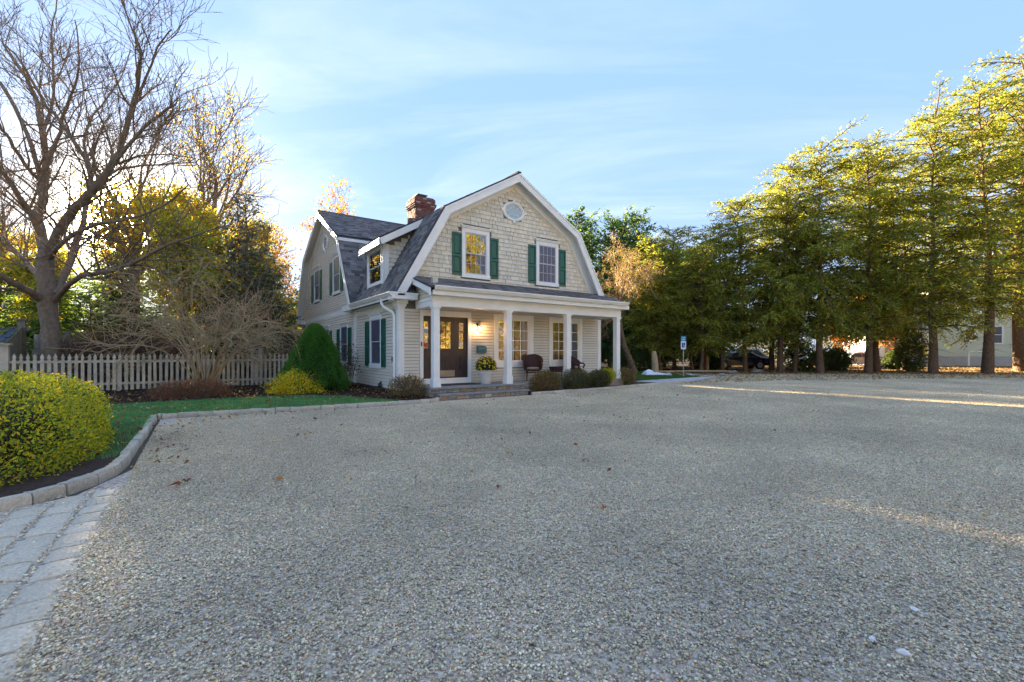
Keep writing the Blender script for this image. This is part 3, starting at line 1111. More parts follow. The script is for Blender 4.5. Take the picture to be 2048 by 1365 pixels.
def glazing(parent, a0, a1, z0, z1, cols, rows, y, mat='glass', bar=.018, barmat='white', barname='muntins'):
    """panes as separate pieces, bars as one grille"""
    wd_, ht = (a1 - a0) / cols, (z1 - z0) / rows
    pane = MB().box(bar * .4, wd_ - bar * .4, y, y + .006, bar * .4, ht - bar * .4).mesh('pane', M[mat])
    for i in range(cols):
        for j in range(rows):
            link('pane', pane, parent, loc=(a0 + i * wd_, 0, z0 + j * ht))
    if cols * rows > 1 and bar:
        g = MB()
        for i in range(1, cols):
            g.box(a0 + i * wd_ - bar / 2, a0 + i * wd_ + bar / 2, y - .008, y + .012, z0, z1)
        for j in range(1, rows):
            zj = z0 + j * ht
            for i in range(cols):
                g.box(a0 + i * wd_ + bar / 2, a0 + (i + 1) * wd_ - bar / 2, y - .007, y + .011, zj - bar / 2, zj + bar / 2)
        g.build(barname, M[barmat], parent)


def casing(a0, a1, z0, z1, jw=.10, head=.15, sill=.09, crown=True, t=.045):
    mb = MB()
    mb.box(a0, a0 + jw, -t, .0, z0 + sill, z1 - head)
    mb.box(a1 - jw, a1, -t, .0, z0 + sill, z1 - head)
    mb.box(a0, a1, -t - .004, .0, z1 - head, z1)
    mb.box(a0 - .015, a1 + .015, -t - .02, .0, z0, z0 + sill)
    if crown:
        mb.box(a0 - .04, a1 + .04, -t - .045, .0, z1, z1 + .045)
        mb.box(a0 - .075, a1 + .075, -t - .075, .0, z1 + .045, z1 + .075)
    return mb


def shutter(fr, a0, a1, z0, z1, tilt=0):
    wd_, h = a1 - a0, z1 - z0
    mb = MB()
    y0, y1 = -.062, -.028
    st = .055
    mid = h * .46
    mb.box(0, wd_, -.034, y1, 0, h)
    for b0, b1, c0, c1 in ((0, st, 0, h), (wd_ - st, wd_, 0, h), (st, wd_ - st, 0, .08), (st, wd_ - st, h - .08, h), (st, wd_ - st, mid - .045, mid + .045)):
        mb.box(b0, b1, y0, -.034, c0, c1)
    for c0, c1 in ((.08, mid - .045), (mid + .045, h - .08)):
        m_ = .035
        vs = [(st + .008, -.036, c0 + .008), (wd_ - st - .008, -.036, c0 + .008), (wd_ - st - .008, -.036, c1 - .008), (st + .008, -.036, c1 - .008),
              (st + m_, -.055, c0 + m_), (wd_ - st - m_, -.055, c0 + m_), (wd_ - st - m_, -.055, c1 - m_), (st + m_, -.055, c1 - m_)]
        mb.add(vs, [(4, 5, 6, 7), (0, 1, 5, 4), (1, 2, 6, 5), (2, 3, 7, 6), (3, 0, 4, 7)])
    c, s_ = math.cos(fr[1]), math.sin(fr[1])
    return mb.build('shutter', M['green'], house, loc=(fr[0][0] + a0 * c, fr[0][1] + a0 * s_, z0), rot=fr[1])


def dh_window(fr, a0, a1, z0, z1, cols=0, rows=0, glassm='screen', curtain=False, shut=None, jw=.10, head=.15, sill=.09, barmat='vinyl'):
    """double-hung window on a closed wall"""
    w_ = fbuild(casing(a0, a1, z0, z1, jw, head, sill), 'window', 'white', fr)
    i0, i1, j0, j1 = a0 + jw, a1 - jw, z0 + sill, z1 - head
    b = MB()
    b.box(i0, i1, -.010, -.004, j0, j1)
    b.build('curtain' if curtain else 'blind', M['curtain' if curtain else 'black'], w_)
    mid = (j0 + j1) / 2
    for k_, (q0, q1, yy) in enumerate(((j0, mid + .02, -.016), (mid - .02, j1, -.028))):
        s = MB()
        f_ = .04
        s.box(i0, i0 + f_, yy - .012, yy + .004, q0, q1)
        s.box(i1 - f_, i1, yy - .012, yy + .004, q0, q1)
        s.box(i0 + f_, i1 - f_, yy - .012, yy + .004, q0, q0 + f_)
        s.box(i0 + f_, i1 - f_, yy - .012, yy + .004, q1 - f_, q1)
        s.build('sash', M['vinyl'], w_)
        glazing(w_, i0 + f_, i1 - f_, q0 + f_, q1 - f_, max(cols, 1), max(rows, 1), yy, glassm, .016, barmat)
    if shut:
        for s0, s1 in shut:
            shutter(fr, s0, s1, z0 + .06, z1 - .20)
    return w_


dh_window(FR, 1.58, 2.70, 4.00, 5.72, 4, 2, 'upglass', True, [(1.20, 1.565), (2.715, 3.07)], jw=.13, head=.14, sill=.13)
dh_window(FR, 4.82, 5.94, 4.00, 5.72, 4, 2, 'screen', False, [(4.44, 4.805), (5.955, 6.32)], jw=.13, head=.14, sill=.13)
dh_window(SD, -4.14, -2.85, .83, 2.74, 0, 0, 'screen', False, [(-4.66, -4.16), (-2.83, -2.42)], jw=.13, head=.16, sill=.15)
dh_window(SD, -8.38, -7.09, .83, 2.62, 0, 0, 'screen', False, [(-8.92, -8.40), (-7.07, -6.56)], jw=.13, head=.1, sill=.15)
dh_window(SD, -11.62, -10.33, .83, 2.62, 0, 0, 'screen', False, [(-12.1, -11.64), (-10.31, -9.88)], jw=.13, head=.1, sill=.15)
dh_window(SD, -13.90, -12.50, 4.06, 5.84, 0, 0, 'screen', False, [(-14.50, -13.92), (-12.48, -12.0)], jw=.14, head=.1, sill=.12)
dh_window(SD, -9.73, -8.32, 4.06, 5.84, 0, 0, 'screen', False, [(-10.26, -9.75), (-8.30, -7.86)], jw=.14, head=.1, sill=.12)
dh_window(((-.604, 0, 0), R(-90)), -4.42, -3.0, 3.80, 5.06, 0, 0, 'glass', True, None, jw=.06, head=.03, sill=.10)

# oval windows


def oval(fr, ca, cz, ra, rz, glassm):
    mb = MB()
    n = 40
    rings = [(1.0, 0), (1.0, -.05), (.93, -.075), (.84, -.075), (.82, -.05), (.76, -.05), (.74, -.02)]
    vs, fs = [], []
    for s, y in rings:
        for i in range(n):
            an = 2 * math.pi * i / n
            vs.append((ca + ra * s * math.cos(an), y, cz + rz * s * math.sin(an)))
    for r_ in range(len(rings) - 1):
        for i in range(n):
            fs.append((r_ * n + i, r_ * n + (i + 1) % n, (r_ + 1) * n + (i + 1) % n, (r_ + 1) * n + i))
    mb.add(vs, fs)
    for dx, dz in ((1, 0), (-1, 0), (0, 1), (0, -1)):
        x, z = ca + dx * ra * 1.02, cz + dz * rz * 1.02
        mb.box(x - (.05 if dx else .05), x + .05, -.085, 0, z - .055, z + .055)
    w_ = fbuild(mb, 'oval_window', 'white', fr)
    g = MB()
    vs = [(ca + ra * .75 * math.cos(2 * math.pi * i / n), -.012, cz + rz * .75 * math.sin(2 * math.pi * i / n)) for i in range(n)]
    g.ext(vs, (0, .008, 0))
    g.build('pane', M[glassm], w_)
    b = MB()
    for i in range(8):
        an = math.pi / 4 * i + math.pi / 8 * 0
        p = [(ca + ra * s * math.cos(an), -.02, cz + rz * s * math.sin(an)) for s in (.40, .76)]
        b.tube(p, .010, 4)
    b.tube([(ca + ra * .40 * math.cos(2 * math.pi * i / 24), -.02, cz + rz * .40 * math.sin(2 * math.pi * i / 24)) for i in range(25)], .010, 4)
    b.build('muntins', M['white'], w_)


oval(FR, 3.755, 6.64, .50, .36, 'oval')
oval(SD, -11.16, 6.80, .52, .40, 'screen')

# porch picture windows
for a0, a1, g0, g1 in ((2.90, 4.70, 3.10, 4.46), (5.47, 7.26, 5.68, 7.04)):
    mb = MB()
    z0, z1, gz0, gz1 = .84, 2.79, 1.10, 2.58
    mb.box(a0, g0 - .07, -.04, 0, z0, z1)
    mb.box(g1 + .07, a1, -.04, 0, z0, z1)
    mb.box(g0 - .07, g1 + .07, -.04, 0, gz1 + .07, z1)
    mb.box(g0 - .07, g1 + .07, -.05, 0, z0, gz0 - .07)
    mb.box(g0 - .07, g0, -.02, .10, gz0 - .07, gz1 + .07)
    mb.box(g1, g1 + .07, -.02, .10, gz0 - .07, gz1 + .07)
    mb.box(g0, g1, -.02, .10, gz1, gz1 + .07)
    mb.box(g0, g1, -.02, .10, gz0 - .07, gz0)
    w_ = fbuild(mb, 'window', 'white', FR)
    glazing(w_, g0, g1, gz0, gz1, 4, 4, .03, 'glass', .020, 'white')

# niche trims between the tall casings
mb = MB()
mb.box(1.93, 2.88, -.05, -.03, 2.74, 2.79)
mb.box(4.72, 5.45, -.05, -.03, 2.74, 2.79)
fbuild(mb, 'head_trim', 'tan', FR)

# ---- entrance
ent = MB()
ent.box(.03, .15, -.05, 0, .34, 2.79)
ent.box(1.82, 1.94, -.05, 0, .34, 2.79)
ent.box(.15, 1.82, -.05, 0, 2.60, 2.79)
ent.box(.15, 1.82, -.055, .02, .34, .53)
fbuild(ent, 'door_casing', 'white', FR)


def slab(name, a0, a1, glz, cols, rows, panels, y=.03, extra=None):
    g0, g1, gz0, gz1 = glz
    mb = MB()
    z0, z1 = .532, 2.598
    mb.box(a0, g0, y, y + .045, z0, z1)
    mb.box(g1, a1, y, y + .045, z0, z1)
    mb.box(g0, g1, y, y + .045, z0, gz0)
    mb.box(g0, g1, y, y + .045, gz1, z1)
    for p0, p1, q0, q1 in panels:
        f_ = .014
        for b in ((p0, p0 + f_, q0, q1), (p1 - f_, p1, q0, q1), (p0 + f_, p1 - f_, q0, q0 + f_), (p0 + f_, p1 - f_, q1 - f_, q1)):
            mb.box(b[0], b[1], y - .012, y, b[2], b[3])
        mb.box(p0 + .035, p1 - .035, y - .008, y, q0 + .035, q1 - .035)
    o = fbuild(mb, name, 'door', FR)
    glazing(o, g0, g1, gz0, gz1, cols, rows, y + .015, 'glass', .018, 'door')
    return o


sl = slab('sidelight', .155, .50, (.20, .36, 1.53, 2.42), 1, 3, [(.19, .40, .80, 1.30)])
st_ = MB()
for (x, z, w3, h3, c) in ((.215, 1.56, .13, .16, (.55, .10, .06)), (.235, 1.76, .09, .10, (.75, .72, .68)), (.225, 1.93, .11, .07, (.70, .70, .72)), (.22, 2.05, .12, .11, (.30, .38, .55))):
    st_.box(x, x + w3, .036, .041, z, z + h3, c)
st_.build('stickers', pm('sticker_paper', (1, 1, 1), .5, attr=True), sl, color=True)
dr = slab('door', .505, 1.385, (.62, 1.19, 1.53, 2.43), 3, 3, [(.60, .84, .84, 1.30), (.96, 1.20, .84, 1.30)])
MB().box(.60, 1.33, .020, .030, .575, .79).build('kick_plate', M['metal'], dr)
hd = MB()
hd.box(.545, .59, .018, .030, 1.28, 1.55)
hd.tube([(.568, .018, 1.32), (.568, -.035, 1.34), (.568, -.035, 1.48), (.568, .018, 1.50)], .010, 6)
hd.build('handle', M['metal'], dr)
s2 = slab('sidelight', 1.39, 1.815, (1.50, 1.67, 1.53, 2.42), 1, 3, [(1.52, 1.70, .80, 1.30)])
MB().box(1.53, 1.62, .036, .041, 1.58, 1.74, (.8, .8, .8)).build('notice', pm('paper', (.75, .76, .78), .6), s2)
MB().box(.065, .10, -.075, -.05, 1.60, 1.74).build('doorbell', M['black'], house, loc=(0, FRONT, 0))
# porch lantern
lan = MB()
lan.lathe([(.0, 0), (.045, .0), (.045, .02), (.0, .02)], (0, 0, 0), 12)
lx, ly = 2.20, FRONT - .025
bk = MB()
bk.box(lx - .045, lx + .045, ly - .02, ly, 2.16, 2.42)
bk.tube([(lx, ly - .02, 2.34), (lx, ly - .07, 2.44), (lx, ly - .13, 2.50), (lx, ly - .18, 2.46), (lx, ly - .18, 2.38)], .012, 8)
bk.tube([(lx, ly - .02, 2.24), (lx, ly - .07, 2.20), (lx, ly - .10, 2.28)], .009, 6)
bk.lathe([(.012, .12), (.05, .085), (.075, .07), (.078, .055)], (lx, ly - .18, 2.24), 16)
bk.lathe([(.0, -.17), (.02, -.155), (.045, -.125), (.045, -.115)], (lx, ly - .18, 2.24), 16)
for i in range(8):
    an = math.pi / 4 * i
    bk.tube([(lx + r_ * math.cos(an), ly - .18 + r_ * math.sin(an), 2.24 + z_) for r_, z_ in ((.076, .06), (.098, .0), (.088, -.06), (.045, -.118))], .0045, 4)
lo = bk.build('lantern', M['black'], house)
gb = MB()
gb.lathe([(.070, .058), (.092, .0), (.080, -.06), (.042, -.112)], (lx, ly - .18, 2.24), 20)
gb.build('lantern_globe', M['lampglass'], lo, smooth=True)
for dx in (-.03, .03):
    MB().lathe([(.0, -.02), (.012, -.01), (.015, .015), (.0, .045)], (lx + dx, ly - .18, 2.20), 10).build('bulb', M['bulb'], lo, smooth=True)
ld = bpy.data.lights.new('lantern_light', 'POINT')
ld.energy = 4
ld.color = (1, .58, .28)
ld.shadow_soft_size = .04
lamp = bpy.data.objects.new('lantern_light', ld)
COL.objects.link(lamp)
lamp.location = (lx, ly - .18, 2.27)

# wall mailbox
mbx = MB()
pr_ = [(.0, .0), (-.12, .0), (-.15, .12), (-.13, .20), (-.08, .24), (0, .25)]
mbx.ext([(2.16, FRONT - .03 + y, 1.38 + z) for y, z in pr_], (.34, 0, 0))
mbx.build('mailbox', M['teal'], house)

# small things on the side wall
sm = MB()
sm.box(-.74, -.675, 1.60, 1.72, 1.10, 1.25)
sm.build('outlet_box', M['black'], house)
sm = MB()
sm.box(-.76, -.67, 1.62, 1.90, .74, .94)
sm.tube([(-.74, 1.66, .74), (-.75, 1.6, .60), (-.70, 1.5, .55)], .015, 6)
sm.build('utility_box', M['siding'], house)
sm = MB()
sm.tube([(-.66, 2.9, .36), (-.74, 2.86, .30), (-.80, 2.7, .24), (-.84, 2.55, .22)], [.05, .06, .07, .04], 8)
sm.build('dryer_vent', M['black'], house)
fl = MB()
fl.box(-.20, -.05, -.30, -.16, 3.47, 3.62)
fl.box(-.16, -.09, -.24, -.18, 3.40, 3.50)
fl.build('floodlight', M['galv'], house)

# ---- chimney
ch = MB()
rngc = np.random.default_rng(9)
CX0, CX1, CY0, CY1 = 2.0, 2.92, 6.3, 7.2


def brick_course(z, e):
    for (p0, p1, fixed, ax) in ((CX0 - e, CX1 + e, CY0 - e, 'x'), (CY0 - e, CY1 + e, CX0 - e, 'y'), (CX0 - e, CX1 + e, CY1 + e, 'X'), (CY0 - e, CY1 + e, CX1 + e, 'Y')):
        x = p0 - (0.1 if int(z / .075) % 2 else 0)
        while x < p1:
            a, b = max(x, p0), min(x + .192, p1)
            if b - a > .03:
                q = rngc.uniform(.7, 1.25)
                c = (.235 * q, .092 * q, .068 * q) if rngc.uniform() > .16 else (.48, .36, .30)
                d = rngc.uniform(-.006, .006)
                if ax == 'x': ch.box(a, b, fixed + d, fixed + .09, z, z + .060, c)
                if ax == 'X': ch.box(a, b, fixed - .09, fixed + d, z, z + .060, c)
                if ax == 'y': ch.box(fixed + d, fixed + .09, a + (.09 if a == p0 else 0), b, z, z + .060, c)
                if ax == 'Y': ch.box(fixed - .09, fixed + d, a + (.09 if a == p0 else 0), b, z, z + .060, c)
            x += .20
z = 6.6
while z < 8.32:
    e = 0.0
    if 7.86 < z < 7.93: e = .035
    elif 7.93 <= z < 8.0: e = .065
    elif 8.0 <= z < 8.08: e = .085
    elif z >= 8.08: e = .045
    brick_course(z, e)
    z += .075
core = MB()
core.box(CX0 + .012, CX1 - .012, CY0 + .012, CY1 - .012, 6.4, 8.32)
cho = core.build('chimney', M['mortar'], house)
ch.build('bricks', M['brick'], cho, color=True, kind='stuff')
cp_ = MB()
cp_.box(CX0 + .02, CX1 - .02, CY0 + .02, CY1 - .02, 8.33, 8.37)
for dx in (0, .34):
    for dy in (0, .34):
        cp_.box(CX0 + .25 + dx, CX0 + .27 + dx, CY0 + .25 + dy, CY0 + .27 + dy, 8.37, 8.50)
cp_.box(CX0 + .18, CX0 + .68, CY0 + .18, CY0 + .68, 8.50, 8.53)
cp_.build('chimney_cap', M['black'], cho)

# ---- rear block on the far side of the wing
rbk = MB()
rbk.box(-.35, 4.2, 17.12, 19.4, .05, 5.45)
rb_o = rbk.build('rear_block', M['siding'], house)
mb = MB()
mb.box(-.45, -.36, 17.15, 19.6, 5.25, 5.45)
mb.box(-.39, -.355, 17.9, 18.0, 3.9, 5.2)
mb.box(-.39, -.355, 18.9, 19.0, 3.9, 5.2)
mb.build('rear_trim', M['white'], house)
mb = MB()
mb.box(-.37, -.355, 18.0, 18.9, 3.9, 5.2)
mb.box(-.37, -.355, 18.0, 18.7, .9, 2.4)
mb.build('rear_window', M['screen'], house)

# ---- interior seen through the porch glass
inr = MB()
inr.box(-.50, 8.15, 1.42, 5.6, .30, .35)
inr.build('room_floor', M['roomfloor'], house)
inr = MB()
inr.box(-.50, 8.15, 5.5, 5.6, .35, 2.86)
inr.box(2.5, 2.58, 1.42, 4.2, .35, 2.86)
inr.box(-.50, 8.15, 1.40, 5.6, 2.86, 2.92)
inr.build('room_wall', M['room'], house)
for x in (.9, 3.6, 6.3):
    MB().box(x - .08, x + .45, 2.5, 3.9, 2.80, 2.85).build('room_ceiling_light', M['tubelight'], house)
cu_ = MB()
for x0, x1 in ((3.86, 4.02), (4.30, 4.44), (6.72, 7.02), (5.70, 5.82)):
    n = 8
    for i in range(n):
        xa = x0 + (x1 - x0) * i / n
        cu_.box(xa, xa + (x1 - x0) / n * .9, 1.44 + .02 * (i % 2), 1.46 + .02 * (i % 2), 1.0, 2.6)
cu_.build('room_curtain', M['curtain'], house)
fu = MB()
fu.box(5.9, 6.9, 2.6, 3.4, .35, 1.25)
fu.box(3.3, 4.3, 3.2, 3.9, .35, 1.45)
fu.box(6.3, 6.8, 2.7, 2.9, 1.25, 1.75)
fu.build('room_furniture', M['curtain'], house)

# ---- porch floor and steps
steps = thing('porch_steps', 'bluestone porch floor and step faced with rough brown and grey stones', 'steps', (0, 0, 0))
core = MB()
core.box(-.26, 3.75, -.22, 1.25, -.2, .295)
core.box(3.75, 8.25, -.15, 1.25, -.2, .294)
core.box(-.10, 3.1, -.54, -.24, -.2, .125)
co = core.build('stone_core', M['mortar'], steps)
x = -.29
while x < 8.28:
    w_ = min(rng.uniform(.9, 1.25), 8.28 - x)
    MB().box(x + .003, x + w_ - .003, -.30 if x + w_ < 3.9 else -.165, 1.24, .297, .349).build('slab', M['bluestone'], steps)
    x += w_
x = -.14
while x < 3.12:
    w_ = min(rng.uniform(.9, 1.2), 3.12 - x)
    MB().box(x + .003, x + w_ - .003, -.62, -.262, .127, .172).build('slab', M['bluestone'], steps)
    x += w_
SC_ = [(.34, .33, .30), (.42, .33, .22), (.36, .25, .16), (.48, .46, .40), (.28, .27, .25), (.40, .30, .20)]


def stones(x0, x1, y, z0, z1, parent, axis='x', n=0):
    x = x0
    while x < x1:
        w_ = min(rng.uniform(.09, .30), x1 - x)
        rows = [(z0, z1)] if rng.uniform() > .45 else [(z0, (z0 + z1) / 2), ((z0 + z1) / 2, z1)]
        for q0, q1 in rows:
            a, b, c, d = x + .006, x + w_ - .006, q0 + .005, q1 - .005
            j = lambda: rng.uniform(-.008, .008)
            k = [(a + j(), c + j()), ((a + b) / 2, c + j()), (b + j(), c + j()), (b + j(), (c + d) / 2), (b + j(), d + j()), ((a + b) / 2, d + j()), (a + j(), d + j()), (a + j(), (c + d) / 2)]
            pr = rng.uniform(.018, .035)
            cx, cz = (a + b) / 2, (c + d) / 2
            m1 = [(px, y - pr * .6, pz) for px, pz in k]
            m2 = [(cx + (px - cx) * .7, y - pr, cz + (pz - cz) * .7) for px, pz in k]
            m0 = [(px, y + .01, pz) for px, pz in k]
            vs = m0 + m1 + m2
            if axis == 'y':
                vs = [(yy, -xx, zz_) for xx, yy, zz_ in vs]
            fs = []
            for i in range(8):
                fs += [(i, (i + 1) % 8, 8 + (i + 1) % 8, 8 + i), (8 + i, 8 + (i + 1) % 8, 16 + (i + 1) % 8, 16 + i)]
            fs.append(tuple(range(16, 24)))
            col = SC_[rng.integers(0, 6)]
            q = rng.uniform(.8, 1.2)
            MB().add(vs, fs, tuple(c_ * q for c_ in col)).build('stone', M['stone'], parent, color=True)
        x += w_


stones(-.26, 3.6, -.225, .175, .293, co)
stones(-.12, 3.1, -.545, .0, .124, co)
stones(3.75, 5.2, -.155, .02, .293, co)
stones(-1.20, .24, -.265, .02, .293, co, 'y')

# ================================================================== GROUND
def sheet(name, pts, z, mat, kind='structure', parent=None):
    me = bpy.data.meshes.new(name)
    me.from_pydata([(x, y, z) for x, y in pts], [], [tuple(range(len(pts)))])
    me.materials.append(M[mat])
    o = link(name, me, parent, kind=kind)
    return o


M['ground'] = pm('ground', (.135, .105, .072), .95, var=.4, vs=.6, bump=1, bs=12, dirt=.5, dirtcol=(.06, .085, .03), bdist=.05)
sheet('ground', [(-600, -600), (900, -600), (900, 900), (-600, 900)], -.03, 'ground')
# gravel base under the loose stones
gm = bpy.data.materials.new('gravel_base')
gm.use_nodes = True
t = NT(gm.node_tree)
geo = t.n('ShaderNodeNewGeometry').outputs['Position']
vo = t.n('ShaderNodeTexVoronoi', {'Vector': geo, 'Scale': 42.0}, feature='F1')
vc = t.n('ShaderNodeSeparateColor', {0: vo.outputs['Color']}).outputs[0]
c = t.ramp(vc, [(0, (.30, .25, .20)), (.5, (.60, .50, .39)), (1, (.84, .73, .59))])
nz = t.n('ShaderNodeTexNoise', {'Vector': geo, 'Scale': .5, 'Detail': 4.0}).outputs[0]
c = t.mix(1.0, c, t.ramp(nz, [(.3, (.85, .85, .86)), (.7, (1.1, 1.05, .98))]), 'MULTIPLY')
hb = t.n('ShaderNodeBump', {'Height': t.math('SUBTRACT', 1.0, vo.outputs['Distance']), 'Strength': 1.0, 'Distance': .02}).outputs[0]
p = t.n('ShaderNodeBsdfPrincipled', {'Base Color': c, 'Roughness': .9, 'Normal': hb})
t.t.links.new(p.outputs[0], t.n('ShaderNodeOutputMaterial').inputs[0])
M['gravelbase'] = gm
GRAV = [(-8.6, -60), (60, -60), (60, -13), (43, -9.3), (34.5, -5.6), (30, -1.8), (26, 1.0), (21.5, 3.2), (17.2, 3.4), (17.0, 1.2), (12.4, -.10), (9.2, -.22), (7.2, -.52), (5.2, -.62), (3.1, -.64), (-.1, -.45), (-.5, -.9), (-2.5, -.9), (-6.55, -.42), (-6.55, -5.4), (-6.9, -6.4), (-8.6, -7.2)]
sheet('gravel_driveway', GRAV, -.012, 'gravelbase')
MULCH = [(-14, 9.5), (-14, 2.6), (-7.3, 2.62), (-5.3, 2.78), (-3.35, 2.46), (-2.3, 1.55), (-1.9, .45), (-1.3, -.60), (-.36, -.58), (-.20, .1), (-.2, 1.3), (-.6, 1.3), (-.6, 7.6), (-.6, 9.5)]
LAWN = [(-14, 2.7), (-7.3, 2.7), (-5.3, 2.86), (-3.35, 2.5), (-2.25, 1.55), (-1.85, .45), (-1.2, -.62), (-2.5, -.78), (-6.6, -.33), (-6.75, -4.9), (-8, -6.2), (-14, -7)]
sheet('lawn', LAWN, .070, 'grassb')
# mulch bed as a low mound
rng = np.random.default_rng(3)


def inside(pts, x, y):
    r = np.zeros(np.shape(x), bool)
    n = len(pts)
    for i in range(n):
        x0, y0 = pts[i]
        x1, y1 = pts[(i + 1) % n]
        c_ = ((y0 > y) != (y1 > y)) & (x < (x1 - x0) * (y - y0) / (y1 - y0 + 1e-12) + x0)
        r ^= c_
    return r


sheet('mulch_bed', MULCH, .088, 'mulch')
sheet('planting_bed', [(3.15, -.62), (5.2, -.62), (7.2, -.52), (9.25, -.14), (10.6, -.04), (10.6, 1.3), (8.4, 1.3), (8.3, -.15), (3.0, -.2)], .07, 'mulch')
sheet('hedge_bed', [(-6.75, -1.2), (-6.70, -5.35), (-7.05, -6.30), (-8.2, -6.95), (-14, -7.6), (-14, -1.2)], .078, 'mulch')
sheet('side_lawn', [(10.5, 1.6), (17.0, 2.0), (17.2, 3.4), (19.5, 5.5), (19.0, 9), (10.5, 9)], .03, 'grassb')
sheet('concrete_path', [(9.3, -.02), (12.4, .02), (16.9, 1.32), (17.0, 1.9), (10.5, 1.5), (9.4, 1.4)], .045, 'concrete')
sheet('fallen_leaf_ground', [(17.2, 3.3), (21.5, 3.0), (26, .8), (30, -2.0), (34.5, -5.8), (43, -9.5), (62, -14), (90, -10), (90, 30), (17, 22)], -.006, 'soil')
M['asph'] = pm('side_road_asphalt', (.16, .155, .15), .9, var=.15, vs=3, bump=.4, bs=80)
sheet('side_road', [(30, 9.4), (36, 5.4), (47, -2.4), (62, -11.5), (64, -8.5), (50, .8), (39, 8.8), (33, 13)], .002, 'asph')

# mulch chips (uncountable)
def chips(name, poly, n, z0, seed, cols, wts, size=.05, flat=.25, mat='gravel', bbox=None, ratio=.45):
    r = np.random.default_rng(seed)
    xs = [p_[0] for p_ in poly]; ys = [p_[1] for p_ in poly]
    b = bbox or (min(xs), max(xs), min(ys), max(ys))
    x = r.uniform(b[0], b[1], n); y = r.uniform(b[2], b[3], n)
    k_ = inside(poly, x, y)
    x, y = x[k_], y[k_]
    m_ = len(x)
    C = np.stack([x, y, z0 + r.uniform(.003, .02, m_)], 1)
    a = r.uniform(0, 6.28, m_)
    D = unit(np.stack([np.cos(a), np.sin(a), r.normal(size=m_) * flat], 1))
    W = unit(np.cross(D, np.array([[0, 0, 1.]]) + r.normal(size=(m_, 3)) * flat))
    s = size * r.uniform(.5, 1.4, m_)
    V, F = leafquads(C, D, W, s, s * ratio, .2)
    return link(name, npmesh(name, V, F, M[mat], palette(r, m_, cols, wts, .3)), kind='stuff')


chips('mulch_chips', MULCH, 60000, .088, 4, [(.075, .042, .030), (.04, .024, .018), (.13, .08, .055)], [5, 4, 1], .055, .35, bbox=(-10, -.2, -.6, 8))
LEAFC = [(.34, .17, .06), (.26, .12, .05), (.42, .29, .13), (.19, .10, .055), (.50, .38, .22)]
chips('fallen_leaves', MULCH, 1500, .10, 5, LEAFC, [3, 3, 3, 2, 2], .085, .5, 'leaf', bbox=(-8, -.2, -.6, 7), ratio=.7)
chips('fallen_leaves', LAWN, 1100, .10, 6, LEAFC, [3, 3, 3, 2, 2], .08, .5, 'leaf', bbox=(-8, -1, -5, 3), ratio=.7)
LG = [(17.2, 3.3), (21.5, 3.0), (26, .8), (30, -2.0), (34.5, -5.8), (43, -9.5), (60, -14), (66, -4), (40, 12), (20, 14)]
chips('fallen_leaves', LG, 60000, .0, 7, LEAFC + [(.48, .42, .34)], [3, 3, 3, 4, 2, 4], .13, .4, 'leaf', ratio=.7)
EDGE = [(11.5, -.4), (17.2, 1.2), (17.2, 3.3), (21.5, 3.0), (26, .8), (30, -2.0), (34.5, -5.8), (43, -9.5), (43, -13.5), (34, -11), (26, -6), (18, -2.2)]
chips('fallen_leaves', EDGE, 26000, .012, 8, LEAFC + [(.55, .46, .36)], [2, 2, 4, 3, 4, 6], .10, .35, 'leaf', ratio=.6)
chips('fallen_leaves', [(-6.6, -.4), (-.2, -.5), (-.2, -1.0), (-5, -1.3), (-6.1, -1.6), (-6.0, -5.6), (-6.6, -5.6)], 900, .014, 9, LEAFC, [3, 3, 3, 2, 2], .06, .5, 'leaf', ratio=.6)
chips('fallen_leaves', [(-6.4, -1), (12, -1), (12, -9), (-5, -9)], 420, .016, 10, LEAFC, [3, 3, 3, 2, 2], .055, .6, 'leaf', ratio=.6)

# loose gravel: three one-metre tiles of stones scattered over the drive
T_ = (1 + 5 ** .5) / 2
ICO_V = unit(np.array([(-1, T_, 0), (1, T_, 0), (-1, -T_, 0), (1, -T_, 0), (0, -1, T_), (0, 1, T_), (0, -1, -T_), (0, 1, -T_), (T_, 0, -1), (T_, 0, 1), (-T_, 0, -1), (-T_, 0, 1)]))
ICO_F = np.array([(0, 11, 5), (0, 5, 1), (0, 1, 7), (0, 7, 10), (0, 10, 11), (1, 5, 9), (5, 11, 4), (11, 10, 2), (10, 7, 6), (7, 1, 8), (3, 9, 4), (3, 4, 2), (3, 2, 6), (3, 6, 8), (3, 8, 9), (4, 9, 5), (2, 4, 11), (6, 2, 10), (8, 6, 7), (9, 8, 1)])
GC = [(.68, .585, .39), (.52, .445, .30), (.83, .72, .50), (.30, .25, .17), (.93, .84, .64), (.70, .53, .30), (.59, .53, .40), (.62, .38, .21)]
GW = [9, 6, 5, 2.2, 1.3, 2.0, 4, .25]


